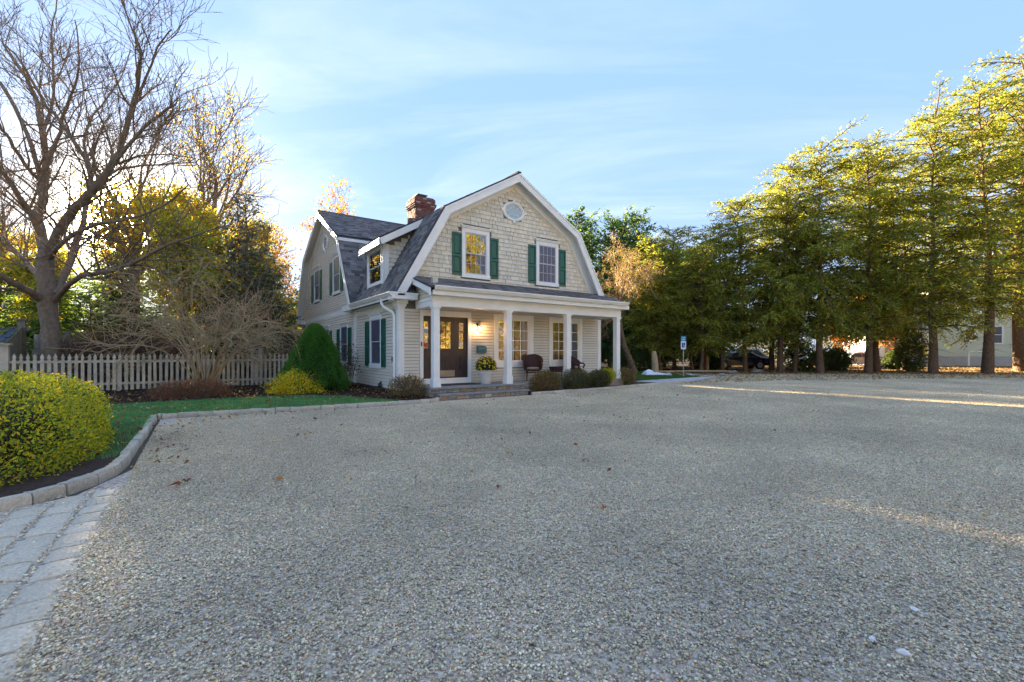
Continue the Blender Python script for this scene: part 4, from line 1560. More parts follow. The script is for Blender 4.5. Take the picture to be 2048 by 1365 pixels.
def stone_tile(seed, size, n, smin, smax):
    r = np.random.default_rng(seed)
    c_ = np.stack([r.uniform(-size / 2, size / 2, n), r.uniform(-size / 2, size / 2, n), r.uniform(-.008, .005, n)], 1)
    s = smin + (smax - smin) * r.beta(1.6, 3.5, n)
    sc = np.stack([s * r.uniform(.8, 1.35, n), s * r.uniform(.7, 1.1, n), s * r.uniform(.4, .75, n)], 1) * .5
    V = ICO_V[None] * (1 + r.normal(size=(n, 12, 1)) * .13) * sc[:, None]
    a = r.uniform(0, 6.28, n); b_ = r.normal(size=n) * .35
    ca, sa, cb_, sb = np.cos(a), np.sin(a), np.cos(b_), np.sin(b_)
    x, y, z = V[..., 0], V[..., 1], V[..., 2]
    y2, z2 = y * cb_[:, None] - z * sb[:, None], y * sb[:, None] + z * cb_[:, None]
    V = np.stack([x * ca[:, None] - y2 * sa[:, None], x * sa[:, None] + y2 * ca[:, None], z2], -1) + c_[:, None]
    F = ICO_F[None] + (np.arange(n) * 12)[:, None, None]
    col = np.repeat(palette(r, n, GC, GW, .2), 20, 0)
    return npmesh('gravel_stones', V.reshape(-1, 3), F.reshape(-1, 3), M['gravel'], col)


def scatter_obj(name, pts, rots, meshes, kind='stuff'):
    """one object that carries instances of a few tile meshes"""
    me = bpy.data.meshes.new(name)
    me.from_pydata(pts, [], [])
    at = me.attributes.new('rot', 'FLOAT_VECTOR', 'POINT')
    at.data.foreach_set('vector', np.array(rots, dtype=np.float32).ravel())
    o = link(name, me, kind=kind)
    ng = bpy.data.node_groups.new(name, 'GeometryNodeTree')
    ng.interface.new_socket('Geometry', in_out='INPUT', socket_type='NodeSocketGeometry')
    ng.interface.new_socket('Geometry', in_out='OUTPUT', socket_type='NodeSocketGeometry')
    gi = ng.nodes.new('NodeGroupInput')
    go = ng.nodes.new('NodeGroupOutput')
    ip = ng.nodes.new('GeometryNodeInstanceOnPoints')
    jn = ng.nodes.new('GeometryNodeJoinGeometry')
    na = ng.nodes.new('GeometryNodeInputNamedAttribute')
    na.data_type = 'FLOAT_VECTOR'
    na.inputs[0].default_value = 'rot'
    ri = ng.nodes.new('FunctionNodeRandomValue')
    ri.data_type = 'INT'
    mn = [s for s in ri.inputs if s.type == 'INT']
    mn[0].default_value = 0
    mn[1].default_value = len(meshes) - 1
    for k_, me2 in enumerate(meshes):
        src = bpy.data.objects.new(name + '_tile', me2)      # never linked to the scene: only the source of the instances
        oi = ng.nodes.new('GeometryNodeObjectInfo')
        oi.inputs['Object'].default_value = src
        oi.inputs['As Instance'].default_value = True
        ng.links.new(oi.outputs['Geometry'], jn.inputs[0])
    ng.links.new(gi.outputs[0], ip.inputs['Points'])
    ng.links.new(jn.outputs[0], ip.inputs['Instance'])
    ip.inputs['Pick Instance'].default_value = True
    iout = [s for s in ri.outputs if s.type == 'INT'][0]
    ng.links.new(iout, ip.inputs['Instance Index'])
    ng.links.new(na.outputs[0], ip.inputs['Rotation'])
    ng.links.new(ip.outputs[0], go.inputs[0])
    md = o.modifiers.new('scatter', 'NODES')
    md.node_group = ng
    return o


def tilepoints(poly, size, x0, y0, nx, ny, z, seed, view=True):
    r = np.random.default_rng(seed)
    pts, rots = [], []
    F_, R_ = (math.sin(R(34.826)), math.cos(R(34.826))), (math.cos(R(34.826)), -math.sin(R(34.826)))
    for i in range(nx):
        for j in range(ny):
            x, y = x0 + (i + .5) * size, y0 - (j + .5) * size
            h = size * .46
            cs = np.array([(x - h, y - h), (x + h, y - h), (x + h, y + h), (x - h, y + h)])
            if not inside(poly, cs[:, 0], cs[:, 1]).all():
                continue
            dx, dy = x + 5.9, y + 12.56
            Z, X = dx * F_[0] + dy * F_[1], dx * R_[0] + dy * R_[1]
            if Z < .3 or abs(X) > 1.35 * Z + 2.2:
                continue
            pts.append((x, y, z))
            rots.append((0, 0, r.integers(0, 4) * math.pi / 2))
    return pts, rots


GTA = [stone_tile(11 + i, 1.0, 6000, .008, .0225) for i in range(3)]
GP = [q for q in GRAV]
P1, R1 = tilepoints(GP, 1.0, -6.55, -.42, 50, 22, 0.0, 1)
scatter_obj('gravel_stones', P1, R1, GTA)
GTB = [stone_tile(21 + i, .25, 375, .008, .0225) for i in range(2)]
grown = [(-6.55, -5.4), (-6.62, -5.9), (-6.85, -6.35), (-7.1, -6.65)]
done = {(round(p_[0], 2), round(p_[1], 2)) for p_ in P1}
P2, R2 = tilepoints([(-8.7, -14), (12, -14), *[(60, -14), (60, -13), (43, -9.3), (34.5, -5.6), (30, -1.8), (26, 1.0), (21.5, 3.3), (17.1, 3.5), (17.0, 1.1), (12.4, -.12), (9.2, -.34), (7.2, -.62), (5.2, -.72), (2.9, -.74), (-.1, -.72), (-.5, -1.02), (-2.5, -.95), (-6.5, -.42), (-6.5, -14)]], .25, -8.55, 3.58, 160, 66, 0.0, 2)
# the small tiles only fill what the large ones leave at the edges
keep = [(a, b) for a, b in zip(P2, R2) if not any(abs(a[0] - q[0]) < .5 and abs(a[1] - q[1]) < .5 for q in P1)]
scatter_obj('gravel_stones', [a for a, _ in keep], [b for _, b in keep], GTB)
# a thin scatter of stones between the granite setts
r5 = np.random.default_rng(31)
loose = []
V_, F_l, C_l = [], [], []
me_ = stone_tile(32, 1.0, 10, .01, .02)
n_ = 22000
sx_ = r5.uniform(-8.7, -6.45, n_); sy_ = r5.uniform(-12.3, -6.3, n_)
sc_ = r5.uniform(.007, .020, n_)
gapx = (np.abs(((sx_ + 6.785 + .12) % .24) - .12) < .019) | (sx_ > -6.6) | (r5.uniform(size=n_) < .03)
sx_, sy_, sc_ = sx_[gapx], sy_[gapx], sc_[gapx]
n_ = len(sx_)
Vv = ICO_V[None] * (1 + r5.normal(size=(n_, 12, 1)) * .12) * sc_[:, None, None] * .5 * np.array([[[1.1, .9, .6]]]) + np.stack([sx_, sy_, np.full(n_, .006)], 1)[:, None]
onst = (sx_ < -6.6)
Ff = ICO_F[None] + (np.arange(n_) * 12)[:, None, None]
link('loose_pebbles', npmesh('loose_pebbles', Vv.reshape(-1, 3), Ff.reshape(-1, 3), M['gravel'], np.repeat(palette(r5, n_, GC, GW, .2), 20, 0)), kind='stuff')
# a few larger pale stones on the drive
for x, y, sc3, lb in ((-3.19, -11.87, 1.3, 'whitest angular pebble lying on the gravel at the bottom right'), (-3.18, -11.75, .9, 'small white pebble just behind the whitest angular one'), (-2.68, -11.79, 1.0, 'oval pale pebble lying alone on the gravel farther right than the other two')):
    q = MB()
    vv = ICO_V * np.array([[.024, .018, .012]]) * sc3 * (1 + rng.normal(size=(12, 1)) * .14)
    q.add(vv.tolist(), ICO_F.tolist(), (.84, .80, .74))
    q.build('pale_pebble', M['gravel'], None, color=True, loc=(x, y, .012), rot=rng.uniform(0, 6), label=lb, cat='pebble')

# grass
def grass(name, poly, n, z0, seed, h=.045, bbox=None, cols=((.11, .31, .12), (.14, .38, .13), (.20, .36, .13), (.38, .36, .18))):
    r = np.random.default_rng(seed)
    b = bbox
    x = r.uniform(b[0], b[1], n); y = r.uniform(b[2], b[3], n)
    k_ = inside(poly, x, y)
    x, y = x[k_], y[k_]
    m_ = len(x)
    hh = h * r.uniform(.5, 1.3, m_)
    a = r.uniform(0, 6.28, m_)
    wv = np.stack([np.cos(a), np.sin(a), np.zeros(m_)], 1) * .0045
    B = np.stack([x, y, np.full(m_, z0)], 1)
    tip = B + np.stack([r.normal(size=m_) * .014, r.normal(size=m_) * .014, hh], 1)
    V = np.stack([B - wv, B + wv, tip], 1).reshape(-1, 3)
    F = np.arange(m_ * 3).reshape(-1, 3)
    return link(name, npmesh(name, V, F, M['grassm'], palette(r, m_, cols, [5, 5, 2, .5], .2)), kind='stuff')


grass('lawn_grass', LAWN, 170000, .07, 41, bbox=(-9.5, -1.0, -5.0, 2.95))
grass('side_grass', [(10.5, 1.6), (17.0, 2.0), (17.2, 3.4), (19.5, 5.5), (19.0, 9), (10.5, 9)], 40000, .03, 42, .07, bbox=(11, 19, 1.6, 8), cols=((.07, .15, .03), (.10, .17, .03), (.13, .16, .04), (.2, .18, .08)))

# ---- granite kerbs
kerb = link('granite_kerb', None, kind='structure')
rk = np.random.default_rng(6)


def gblock(L, w_, h):
    """rough-hewn block, length along x"""
    n = 4
    vs, fs = [], []
    for i in range(n + 1):
        x = -L / 2 + L * i / n
        for (y, z) in ((-w_ / 2, 0), (-w_ / 2, h * .55), (-w_ / 2 + .012, h), (w_ / 2 - .012, h), (w_ / 2, h * .55), (w_ / 2, 0)):
            vs.append((x + (rk.uniform(-.006, .006) if 0 < i < n else rk.uniform(-.003, .003)), y + rk.uniform(-.006, .006), z + (rk.uniform(-.006, .006) if z else -.12)))
    for i in range(n):
        for j in range(5):
            a = i * 6 + j
            fs.append((a, a + 1, a + 7, a + 6))
    fs.append(tuple(range(5, -1, -1)))
    fs.append(tuple(n * 6 + j for j in range(6)))
    q = MB()
    q.add(vs, [tuple(reversed(f)) for f in fs])
    return q.mesh('granite_block', M['granite'])


GB = [gblock(1.0, .115, .092) for _ in range(8)]


def kerbline(pts, step, z=0.0, h=1.0, parent=kerb):
    P = [Vector((*p_, 0)) for p_ in pts]
    seg = [(b - a).length for a, b in zip(P[:-1], P[1:])]
    tot = sum(seg)

    def at(s):
        for a, b, l in zip(P[:-1], P[1:], seg):
            if s <= l:
                return a + (b - a) * (s / l)
            s -= l
        return P[-1]
    s = 0
    while s < tot - .05:
        L = min(step * rk.uniform(.75, 1.25), tot - s)
        a, b = at(s), at(s + L)
        m_ = (a + b) / 2
        link('granite_block', GB[rk.integers(0, 8)], parent, loc=(m_.x + rk.uniform(-.006, .006), m_.y + rk.uniform(-.006, .006), z + rk.uniform(-.006, .006)),
             rot=math.atan2(b.y - a.y, b.x - a.x) + rk.uniform(-.015, .015), scale=((b - a).length - .008, 1, h))
        s += L


kerbline([(-.12, -.40), (-.20, -.62), (-.42, -.80), (-.8, -.84), (-2.5, -.80), (-4.9, -.47), (-6.60, -.34)], .33)
kerbline([(-6.66, -.42), (-6.66, -2.2), (-6.68, -4.1), (-6.68, -5.2), (-6.76, -5.75), (-6.98, -6.18), (-7.25, -6.50), (-7.7, -6.82), (-8.4, -7.10), (-9.4, -7.3)], .30)
kerbline([(3.18, -.66), (5.2, -.66), (7.2, -.56), (9.0, -.30), (10.4, -.14), (12.4, -.10)], .45, h=.95)
k2 = MB()
k2.ext([(12.45, -.16, -.05), (16.95, 1.05, -.05), (16.95, 1.05, .07), (12.45, -.16, .07)], (-.03, .12, 0))
k2.ext([(16.95, 1.10, -.05), (18.8, 3.6, -.05), (18.8, 3.6, .06), (16.95, 1.10, .06)], (-.12, .05, 0))
k2.build('concrete_kerb', M['concrete'], kind='structure')

# ---- granite setts of the apron, bottom left
apron = link('paver_apron', None, kind='structure')
AB = []
for _ in range(8):
    vs, fs = [], []
    n = 4
    for i in range(n + 1):
        for j in range(n + 1):
            ex, ey = -.5 + i / n, -.5 + j / n
            e = max(abs(ex), abs(ey)) > .49
            vs.append((ex + rk.uniform(-.018, .018) * (1 if e else 2), ey + rk.uniform(-.025, .025), (-.010 if e else rk.uniform(-.003, .003)) - (.012 if abs(ex) > .49 and abs(ey) > .49 else 0)))
    for i in range(n):
        for j in range(n):
            a = i * (n + 1) + j
            fs.append((a, a + n + 1, a + n + 2, a + 1))
    ring = [i * (n + 1) for i in range(n + 1)] + [n * (n + 1) + j for j in range(1, n + 1)] + [i * (n + 1) + n for i in range(n - 1, -1, -1)] + [j for j in range(n - 1, 0, -1)]
    b0 = len(vs)
    vs += [(vs[q][0], vs[q][1], -.08) for q in ring]
    m_ = len(ring)
    for q in range(m_):
        fs.append((ring[q], b0 + q, b0 + (q + 1) % m_, ring[(q + 1) % m_]))
    q = MB()
    q.add(vs, [tuple(reversed(f)) for f in fs])
    me = q.mesh('paver', M['paver'])
    AB.append(me)
for i in range(9):
    x = -6.665 - .24 * i
    y = float(np.interp(-x, [6.6, 6.98, 7.25, 7.7, 8.4, 9.4], [-6.18, -6.42, -6.76, -7.08, -7.36, -7.6].copy())) - rk.uniform(.0, .12)
    while y > -12.4:
        L = rk.uniform(.25, .34)
        link('paver', AB[rk.integers(0, 8)], apron, loc=(x + rk.uniform(-.008, .008), y - L / 2, .006 + rk.uniform(-.005, .005)), rot=(rk.uniform(-.015, .015), rk.uniform(-.015, .015), rk.uniform(-.04, .04) + (math.pi if rk.uniform() > .5 else 0)),
             scale=(.205 * rk.uniform(.95, 1.04), L - .022, 1))
        y -= L

# single leaves that catch the eye on the drive
def maple(x, y, rot, col, label, s=.10, z=.02):
    pts = []
    for k_ in range(14):
        an = 2 * math.pi * k_ / 14
        r_ = s * (.5 if k_ % 2 else 1.0) * (.9 if k_ in (6, 8) else .6 + .1 * math.cos(an))
        pts.append((r_ * math.cos(an), r_ * math.sin(an), .018 * math.sin(an * 2) + .012 * (k_ % 2)))
    q = MB()
    q.add([(0, 0, .0)] + pts, [(0, 1 + k_, 1 + (k_ + 1) % 14) for k_ in range(14)], col)
    q.tube([(-s * .3, 0, 0), (-s * 1.1, .01, .005)], .002, 3, col)
    q.build('fallen_leaf', M['leaf'], None, color=True, loc=(x, y, z), rot=rot, label=label, cat='leaf')


maple(-6.09, -6.66, .4, (.30, .10, .045), 'curled red brown dead leaf on the gravel beyond the granite setts', .09, .03)
maple(-6.0, -6.56, 2.4, (.24, .09, .05), 'small dark brown dead leaf touching the curled red brown one on the gravel', .06, .03)
maple(-5.16, -7.02, 1.4, (.62, .30, .06), 'flat bright orange leaf lying alone on the gravel', .07, .02)
maple(-2.90, -9.70, 4.2, (.55, .22, .08), 'tiny orange brown leaf lying low on the open gravel in the middle of the drive', .04, .02)

# ================================================================== FENCES
fence = thing('picket_fence', 'weathered pale green grey wooden picket fence with pointed gothic tops behind the shrub bed', 'fence', (-10.7, 7.45, 0))
FY = 7.45


def picket_mesh(h):
    w_ = .088
    o = [(-w_ / 2, 0), (w_ / 2, 0), (w_ / 2, h - .20), (w_ * .28, h - .175), (w_ * .30, h - .165), (w_ * .52, h - .145), (w_ * .5, h - .12), (w_ * .30, h - .06), (0, h),
         (-w_ * .30, h - .06), (-w_ * .5, h - .12), (-w_ * .52, h - .145), (-w_ * .30, h - .165), (-w_ * .28, h - .175), (-w_ / 2, h - .20)]
    q = MB()
    q.ext([(x, 0, z) for x, z in o], (0, .02, 0))
    return q.mesh('picket', M['picket'])


pk = [picket_mesh(1.22), picket_mesh(1.225), picket_mesh(1.215)]
x = .18
i = 0
rp = np.random.default_rng(8)
while x < 9.75:
    link('picket', pk[i % 3], fence, loc=(x, rp.uniform(-.004, .004), .145 + rp.uniform(-.012, .010)), rot=(rp.uniform(-.012, .012), rp.uniform(-.014, .014), rp.uniform(-.05, .05)), scale=(rp.uniform(.93, 1.06), 1, 1))
    x += .1545
    i += 1
for z in (.32, 1.06):
    MB().box(0, 9.85, .022, .06, z, z + .075).build('rail', M['picket'], fence)
for xx in (2.6, 5.1, 7.6):
    MB().box(xx - .05, xx + .05, .062, .15, 0, 1.15).build('post', M['picket'], fence)
q = MB()
q.box(-.10, .08, -.06, .12, 0, 1.60)
q.box(-.13, .11, -.09, .15, 1.60, 1.635)
q.box(-.16, .14, -.12, .18, 1.635, 1.67)
q.build('end_post', M['picket'], fence)

stock = thing('board_fence', 'old grey board fence rising step by step behind the left end of the picket fence', 'fence', (-10.95, 8.3, 0))
A_, B_ = Vector((-10.95, 8.3)), Vector((-12.9, 19.0))
n = 78
dv = (B_ - A_) / n
ang = math.atan2(dv.y, dv.x)
bmesh_ = MB().box(0, .125, -.01, .012, 0, 1.0).mesh('board', M['oldwood'])
for i in range(n):
    p_ = dv * i
    h = 1.55 + 1.0 * (i / n) ** 1.1 + rp.uniform(-.03, .03)
    link('board', bmesh_, stock, loc=(p_.x, p_.y, .1), rot=ang + rp.uniform(-.04, .04), scale=(1, 1, h))
q = MB()
q.box(dv.x * n - .12, dv.x * n + .12, dv.y * n - .1, dv.y * n + .14, 0, 2.95)
q.box(dv.x * n - .2, dv.x * n + .2, dv.y * n - .18, dv.y * n + .22, 2.95, 3.02)
q.build('post', M['oldwood'], stock)
stock2 = thing('board_fence', 'old grey board fence with two capped posts seen just right of the big trunk', 'fence', (-11.6, 14.7, 0))
rot2 = R(-4)
stock2.rotation_euler = (0, 0, rot2)
for i in range(26):
    h = 2.02 - .0 * i + (.12 * math.cos(i / 26 * 6.28)) + rp.uniform(-.03, .03) - (.012 * max(0, i - 10))
    link('board', bmesh_, stock2, loc=(i * .135, 0, .05), rot=rp.uniform(-.04, .04), scale=(1, 1, h))
for xx in (1.02, 1.72):
    q = MB()
    q.box(xx - .04, xx + .04, -.06, -.015, 0, 2.1)
    q.box(xx - .09, xx + .09, .03, .2, 0, 2.25)
    q.box(xx - .14, xx + .14, -.02, .25, 2.25, 2.31)
    q.build('post', M['oldwood'], stock2)

# ================================================================== TREES
# big bare tree, limb by limb
LIMBS = [
 [(-10.31, 10.61, 0.0, 0.46), (-10.31, 10.61, 0.67, 0.38), (-10.29, 10.6, 1.49, 0.34), (-10.32, 10.62, 2.41, 0.31), (-10.41, 10.68, 3.32, 0.34), (-10.44, 10.7, 4.05, 0.31), (-10.46, 10.71, 4.96, 0.29)],
 [(-10.46, 10.71, 4.87, 0.24), (-10.63, 11.08, 5.66, 0.2), (-10.84, 11.59, 6.39, 0.18), (-10.8, 12.05, 7.66, 0.16), (-10.79, 12.4, 8.75, 0.13), (-10.97, 12.89, 10.17, 0.11), (-11.32, 13.5, 11.74, 0.085), (-11.85, 14.12, 12.97, 0.06), (-12.58, 14.99, 14.31, 0.035)],
 [(-10.82, 12.42, 8.65, 0.09), (-10.41, 11.9, 9.54, 0.075), (-10.0, 11.12, 10.68, 0.06), (-9.63, 10.38, 11.39, 0.045), (-9.47, 10.02, 12.46, 0.03), (-9.52, 9.69, 13.33, 0.02)],
 [(-10.97, 12.89, 10.17, 0.07), (-10.78, 13.25, 11.49, 0.06), (-10.85, 13.79, 13.16, 0.05), (-10.97, 14.23, 14.83, 0.035), (-10.83, 14.38, 16.47, 0.025), (-10.82, 14.62, 17.92, 0.015)],
 [(-10.41, 10.68, 4.78, 0.21), (-9.97, 9.88, 5.68, 0.18), (-9.38, 8.99, 6.44, 0.16), (-8.82, 8.11, 6.94, 0.15), (-8.27, 7.36, 7.55, 0.12), (-7.94, 6.89, 8.29, 0.1), (-7.68, 6.46, 9.25, 0.085), (-7.49, 6.09, 10.02, 0.06), (-7.37, 5.76, 10.84, 0.045), (-7.6, 5.68, 11.48, 0.03), (-7.85, 5.61, 12.48, 0.02)],
 [(-8.27, 7.36, 7.55, 0.08), (-7.57, 6.39, 8.36, 0.06), (-6.89, 5.55, 8.93, 0.05), (-6.4, 4.95, 9.25, 0.02)],
 [(-7.68, 6.46, 9.25, 0.05), (-7.19, 5.63, 10.13, 0.04), (-6.88, 5.06, 10.79, 0.03), (-6.55, 4.5, 11.2, 0.018)],
 [(-8.82, 8.11, 6.94, 0.09), (-9.0, 7.99, 7.84, 0.07), (-9.61, 7.93, 8.97, 0.06), (-9.9, 7.89, 9.35, 0.05), (-10.4, 7.74, 10.38, 0.04), (-10.88, 7.83, 11.03, 0.02)],
 [(-8.82, 8.11, 6.82, 0.06), (-8.37, 8.53, 7.74, 0.05), (-7.88, 8.68, 8.08, 0.045), (-7.05, 8.58, 8.34, 0.035), (-5.99, 8.33, 8.65, 0.02), (-5.36, 8.26, 9.2, 0.012)],
 [(-10.22, 10.54, 3.5, 0.16), (-10.02, 11.26, 4.54, 0.14), (-9.75, 11.8, 6.03, 0.12), (-9.6, 12.19, 7.14, 0.1), (-9.53, 12.75, 8.75, 0.08), (-9.82, 13.43, 10.18, 0.06), (-9.62, 13.78, 11.66, 0.045), (-8.88, 13.64, 13.02, 0.03), (-8.34, 13.63, 14.86, 0.02)],
 [(-10.49, 10.73, 3.23, 0.19), (-10.75, 10.19, 3.52, 0.15), (-11.06, 9.67, 3.78, 0.12), (-11.46, 9.21, 4.09, 0.1), (-12.0, 8.86, 4.61, 0.07)],
 [(-10.52, 10.75, 3.96, 0.12), (-11.15, 12.17, 4.66, 0.11), (-11.72, 13.3, 5.27, 0.09), (-12.39, 14.49, 6.01, 0.07), (-13.29, 15.85, 6.79, 0.05)],
 [(-10.63, 11.08, 5.56, 0.13), (-10.81, 10.47, 6.39, 0.11), (-11.05, 9.91, 6.9, 0.09), (-11.3, 9.47, 7.47, 0.07), (-11.64, 9.1, 7.91, 0.05)],
 [(-10.9, 11.99, 8.01, 0.08), (-11.15, 11.44, 8.34, 0.07), (-11.4, 10.88, 8.98, 0.06), (-11.55, 10.5, 9.31, 0.05), (-11.82, 10.2, 9.96, 0.03)],
 [(-10.16, 10.5, 3.32, 0.12), (-9.39, 8.87, 3.94, 0.1), (-8.48, 7.39, 4.04, 0.085), (-7.63, 5.94, 4.16, 0.07), (-6.71, 4.57, 4.64, 0.055), (-5.97, 3.45, 4.81, 0.035), (-5.39, 2.56, 4.92, 0.02)],
 [(-8.48, 7.39, 4.04, 0.06), (-7.76, 7.37, 4.5, 0.05), (-6.84, 7.22, 4.62, 0.04), (-5.84, 7.01, 4.61, 0.03), (-4.94, 6.87, 4.33, 0.018)],
 [(-10.4, 10.67, 4.78, 0.1), (-9.6, 8.65, 5.22, 0.08), (-8.58, 6.72, 5.44, 0.06), (-7.69, 5.13, 5.37, 0.045), (-6.67, 3.69, 5.62, 0.03), (-6.08, 2.79, 6.04, 0.02)],
 [(-12.2, 13.14, 11.87, 0.07), (-11.72, 12.81, 10.9, 0.08), (-11.21, 12.45, 9.44, 0.09), (-10.9, 12.11, 8.34, 0.1)],
]
rngT = np.random.default_rng(77)
out, tips = [], []
B0 = np.array([-10.31, 10.61, 0])
mains = []


def resample(P, Rr, k_=3):
    """smooth a polyline (Catmull-Rom)"""
    Pp, Rp = [], []
    n = len(P)
    for i in range(n - 1):
        p0, p1, p2, p3 = P[max(i - 1, 0)], P[i], P[i + 1], P[min(i + 2, n - 1)]
        for q in range(k_):
            t_ = q / k_
            Pp.append(.5 * ((2 * p1) + (-p0 + p2) * t_ + (2 * p0 - 5 * p1 + 4 * p2 - p3) * t_ ** 2 + (-p0 + 3 * p1 - 3 * p2 + p3) * t_ ** 3))
            Rp.append(Rr[i] * (1 - t_) + Rr[i + 1] * t_)
    Pp.append(P[-1]); Rp.append(Rr[-1])
    return np.array(Pp), np.array(Rp)


specA = [dict(n=1, perlen=2.1, len=2.7, ang=46, pts=7, wig=.15, trop=.05, rmin=.011, rmax=.05, t0=.12, up=.22),
         dict(n=7, len=1.15, ang=42, pts=5, wig=.17, trop=.05, rmin=.0075, t0=.15),
         dict(n=3, len=.60, ang=40, pts=4, wig=.15, rmin=.007, t0=.2)]
for i, L in enumerate(LIMBS):
    a = np.array(L, float)
    P_, R_ = resample(a[:, :3] - B0, a[:, 3] * .84)
    P_[3:] += rngT.normal(size=(len(P_) - 3, 3)) * .018
    mains.append((P_, R_))
    if i:
        grow(rngT, P_, R_, 0, specA, out, tips)
V1, F1 = tubes(mains, 10)
V3, F3 = tubes([(p_, r_) for l, p_, r_ in out], 3)
V, F, C = cat([(V1, F1, np.ones((len(F1), 3))), (V3, F3, np.ones((len(F3), 3)))])
bt = thing('bare_tree', 'big leafless tree with thick grey trunk behind the picket fence at the left', 'tree', tuple(B0))
link('trunk', npmesh('trunk', V1, F1, M['bark'], smooth=True), bt)
link('branches', npmesh('branches', V3, F3, M['bark']), bt)

GOLD = [(.62, .50, .05), (.68, .46, .05), (.46, .48, .06), (.34, .44, .07), (.62, .34, .06)]
RUST = [(.35, .14, .05), (.45, .22, .05), (.48, .34, .06), (.25, .10, .05)]


def dtree(name, label, loc, seed, H, spread, tr, leaves, cols, wts, rot=0, **kw):
    t = thing(name, label, 'tree', loc, rot)
    tm, cm = deciduous(seed, H, spread, tr, leaves=leaves, cols=cols, wts=wts, **kw)
    link('trunk', tm, t)
    if cm:
        link('crown', cm, t)
    return t


spec2 = lambda s, nl=10: [dict(n=nl, len=s, ang=38, pts=8, wig=.12, trop=.09, rmin=.02, t0=.22, up=.3),
                   dict(n=7, len=s * .48, ang=40, pts=6, wig=.15, trop=.06, rmin=.013, t0=.2),
                   dict(n=7, len=s * .24, ang=40, pts=4, wig=.16, rmin=.009, t0=.15)]
spec3 = lambda s, nl=10: [dict(n=nl, len=s, ang=38, pts=8, wig=.12, trop=.09, rmin=.032, t0=.22, up=.3),
                   dict(n=8, len=s * .5, ang=40, pts=6, wig=.15, trop=.06, rmin=.02, t0=.2),
                   dict(n=7, len=s * .26, ang=40, pts=4, wig=.16, rmin=.013, t0=.15)]
T2 = dtree('maple_tree', 'half bare tree with yellow leaves low in its crown, in front of the low sun', (-8.6, 18.7, 0), 101, 14.0, 5.6, .34, 5200, GOLD, [3, 3, 2, 2, 1], spec=spec3(6.0, 13), leafsize=.17, leafbias=lambda T: T[:, 2] < 9.5)
T3 = dtree('maple_tree', 'tall nearly bare tree left of the blue grey spruce with sparse yellow leaves', (-5.3, 21.0, 0), 102, 16.5, 6.0, .36, 2600, GOLD, [3, 3, 2, 1, 2], spec=spec3(6.3, 14), leafsize=.11)
T4 = dtree('birch_tree', 'slim half bare tree close to the left gable of the house', (-1.7, 23.5, 0), 103, 12.0, 3.2, .15, 1300, GOLD, [2, 3, 1, 1, 3], spec=spec3(3.0, 10), leafsize=.15)
T5 = dtree('oak_tree', 'bare topped tree with rust and orange leaves rising behind the wing roof', (4.2, 29.0, 0), 104, 14.2, 5.6, .26, 2800, RUST, [3, 3, 3, 1], spec=spec2(5.2, 12), leafsize=.19)
T6 = dtree('young_maple_tree', 'small bushy tree full of yellow green leaves glowing in the low sun', (-6.6, 13.6, 0), 105, 7.6, 3.2, .16, 15000, GOLD, [3, 2, 4, 4, .5], spec=spec2(3.0, 14), leafsize=.13)
T7 = dtree('young_maple_tree', 'bushy yellow leaved tree just left of the spruce and behind the bare shrub', (-6.0, 17.6, 0), 106, 9.2, 3.6, .18, 16000, GOLD, [4, 3, 3, 2, 1], spec=spec2(3.3, 14), leafsize=.14)
c1 = copy_tree(T6, (-13.8, 26.5, 0), 2.0, .95, 'yellow green leafy tree standing directly under the low sun')
c2 = copy_tree(T7, (-2.6, 27.0, 0), 4.0, 1.15, 'golden leaved tree in the gap between the spruce and the house gable')
c3 = copy_tree(T2, (-16.5, 30.0, 0), 1.0, .95, 'half bare yellow tree farthest left, seen behind the limbs of the big bare tree')
c4 = copy_tree(T5, (-.4, 33.0, 0), 2.5, .8, 'small rust leaved tree low behind the left gable')

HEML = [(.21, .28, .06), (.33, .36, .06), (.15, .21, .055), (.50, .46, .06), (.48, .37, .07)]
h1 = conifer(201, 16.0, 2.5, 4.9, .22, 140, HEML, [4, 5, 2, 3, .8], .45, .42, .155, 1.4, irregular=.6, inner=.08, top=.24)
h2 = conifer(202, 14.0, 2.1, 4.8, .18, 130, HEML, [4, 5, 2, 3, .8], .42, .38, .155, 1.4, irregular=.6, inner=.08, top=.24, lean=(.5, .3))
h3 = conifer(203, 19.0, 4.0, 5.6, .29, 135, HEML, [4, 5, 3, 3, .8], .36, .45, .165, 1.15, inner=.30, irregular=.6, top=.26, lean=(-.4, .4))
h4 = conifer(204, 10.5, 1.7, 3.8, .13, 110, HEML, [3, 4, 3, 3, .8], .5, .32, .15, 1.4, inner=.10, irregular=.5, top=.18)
HP = {1: h1, 2: h2, 3: h3, 4: h4}


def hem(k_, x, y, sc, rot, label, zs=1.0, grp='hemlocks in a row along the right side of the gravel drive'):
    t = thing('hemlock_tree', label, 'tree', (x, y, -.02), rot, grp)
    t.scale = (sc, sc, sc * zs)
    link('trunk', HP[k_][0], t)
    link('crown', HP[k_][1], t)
    return t


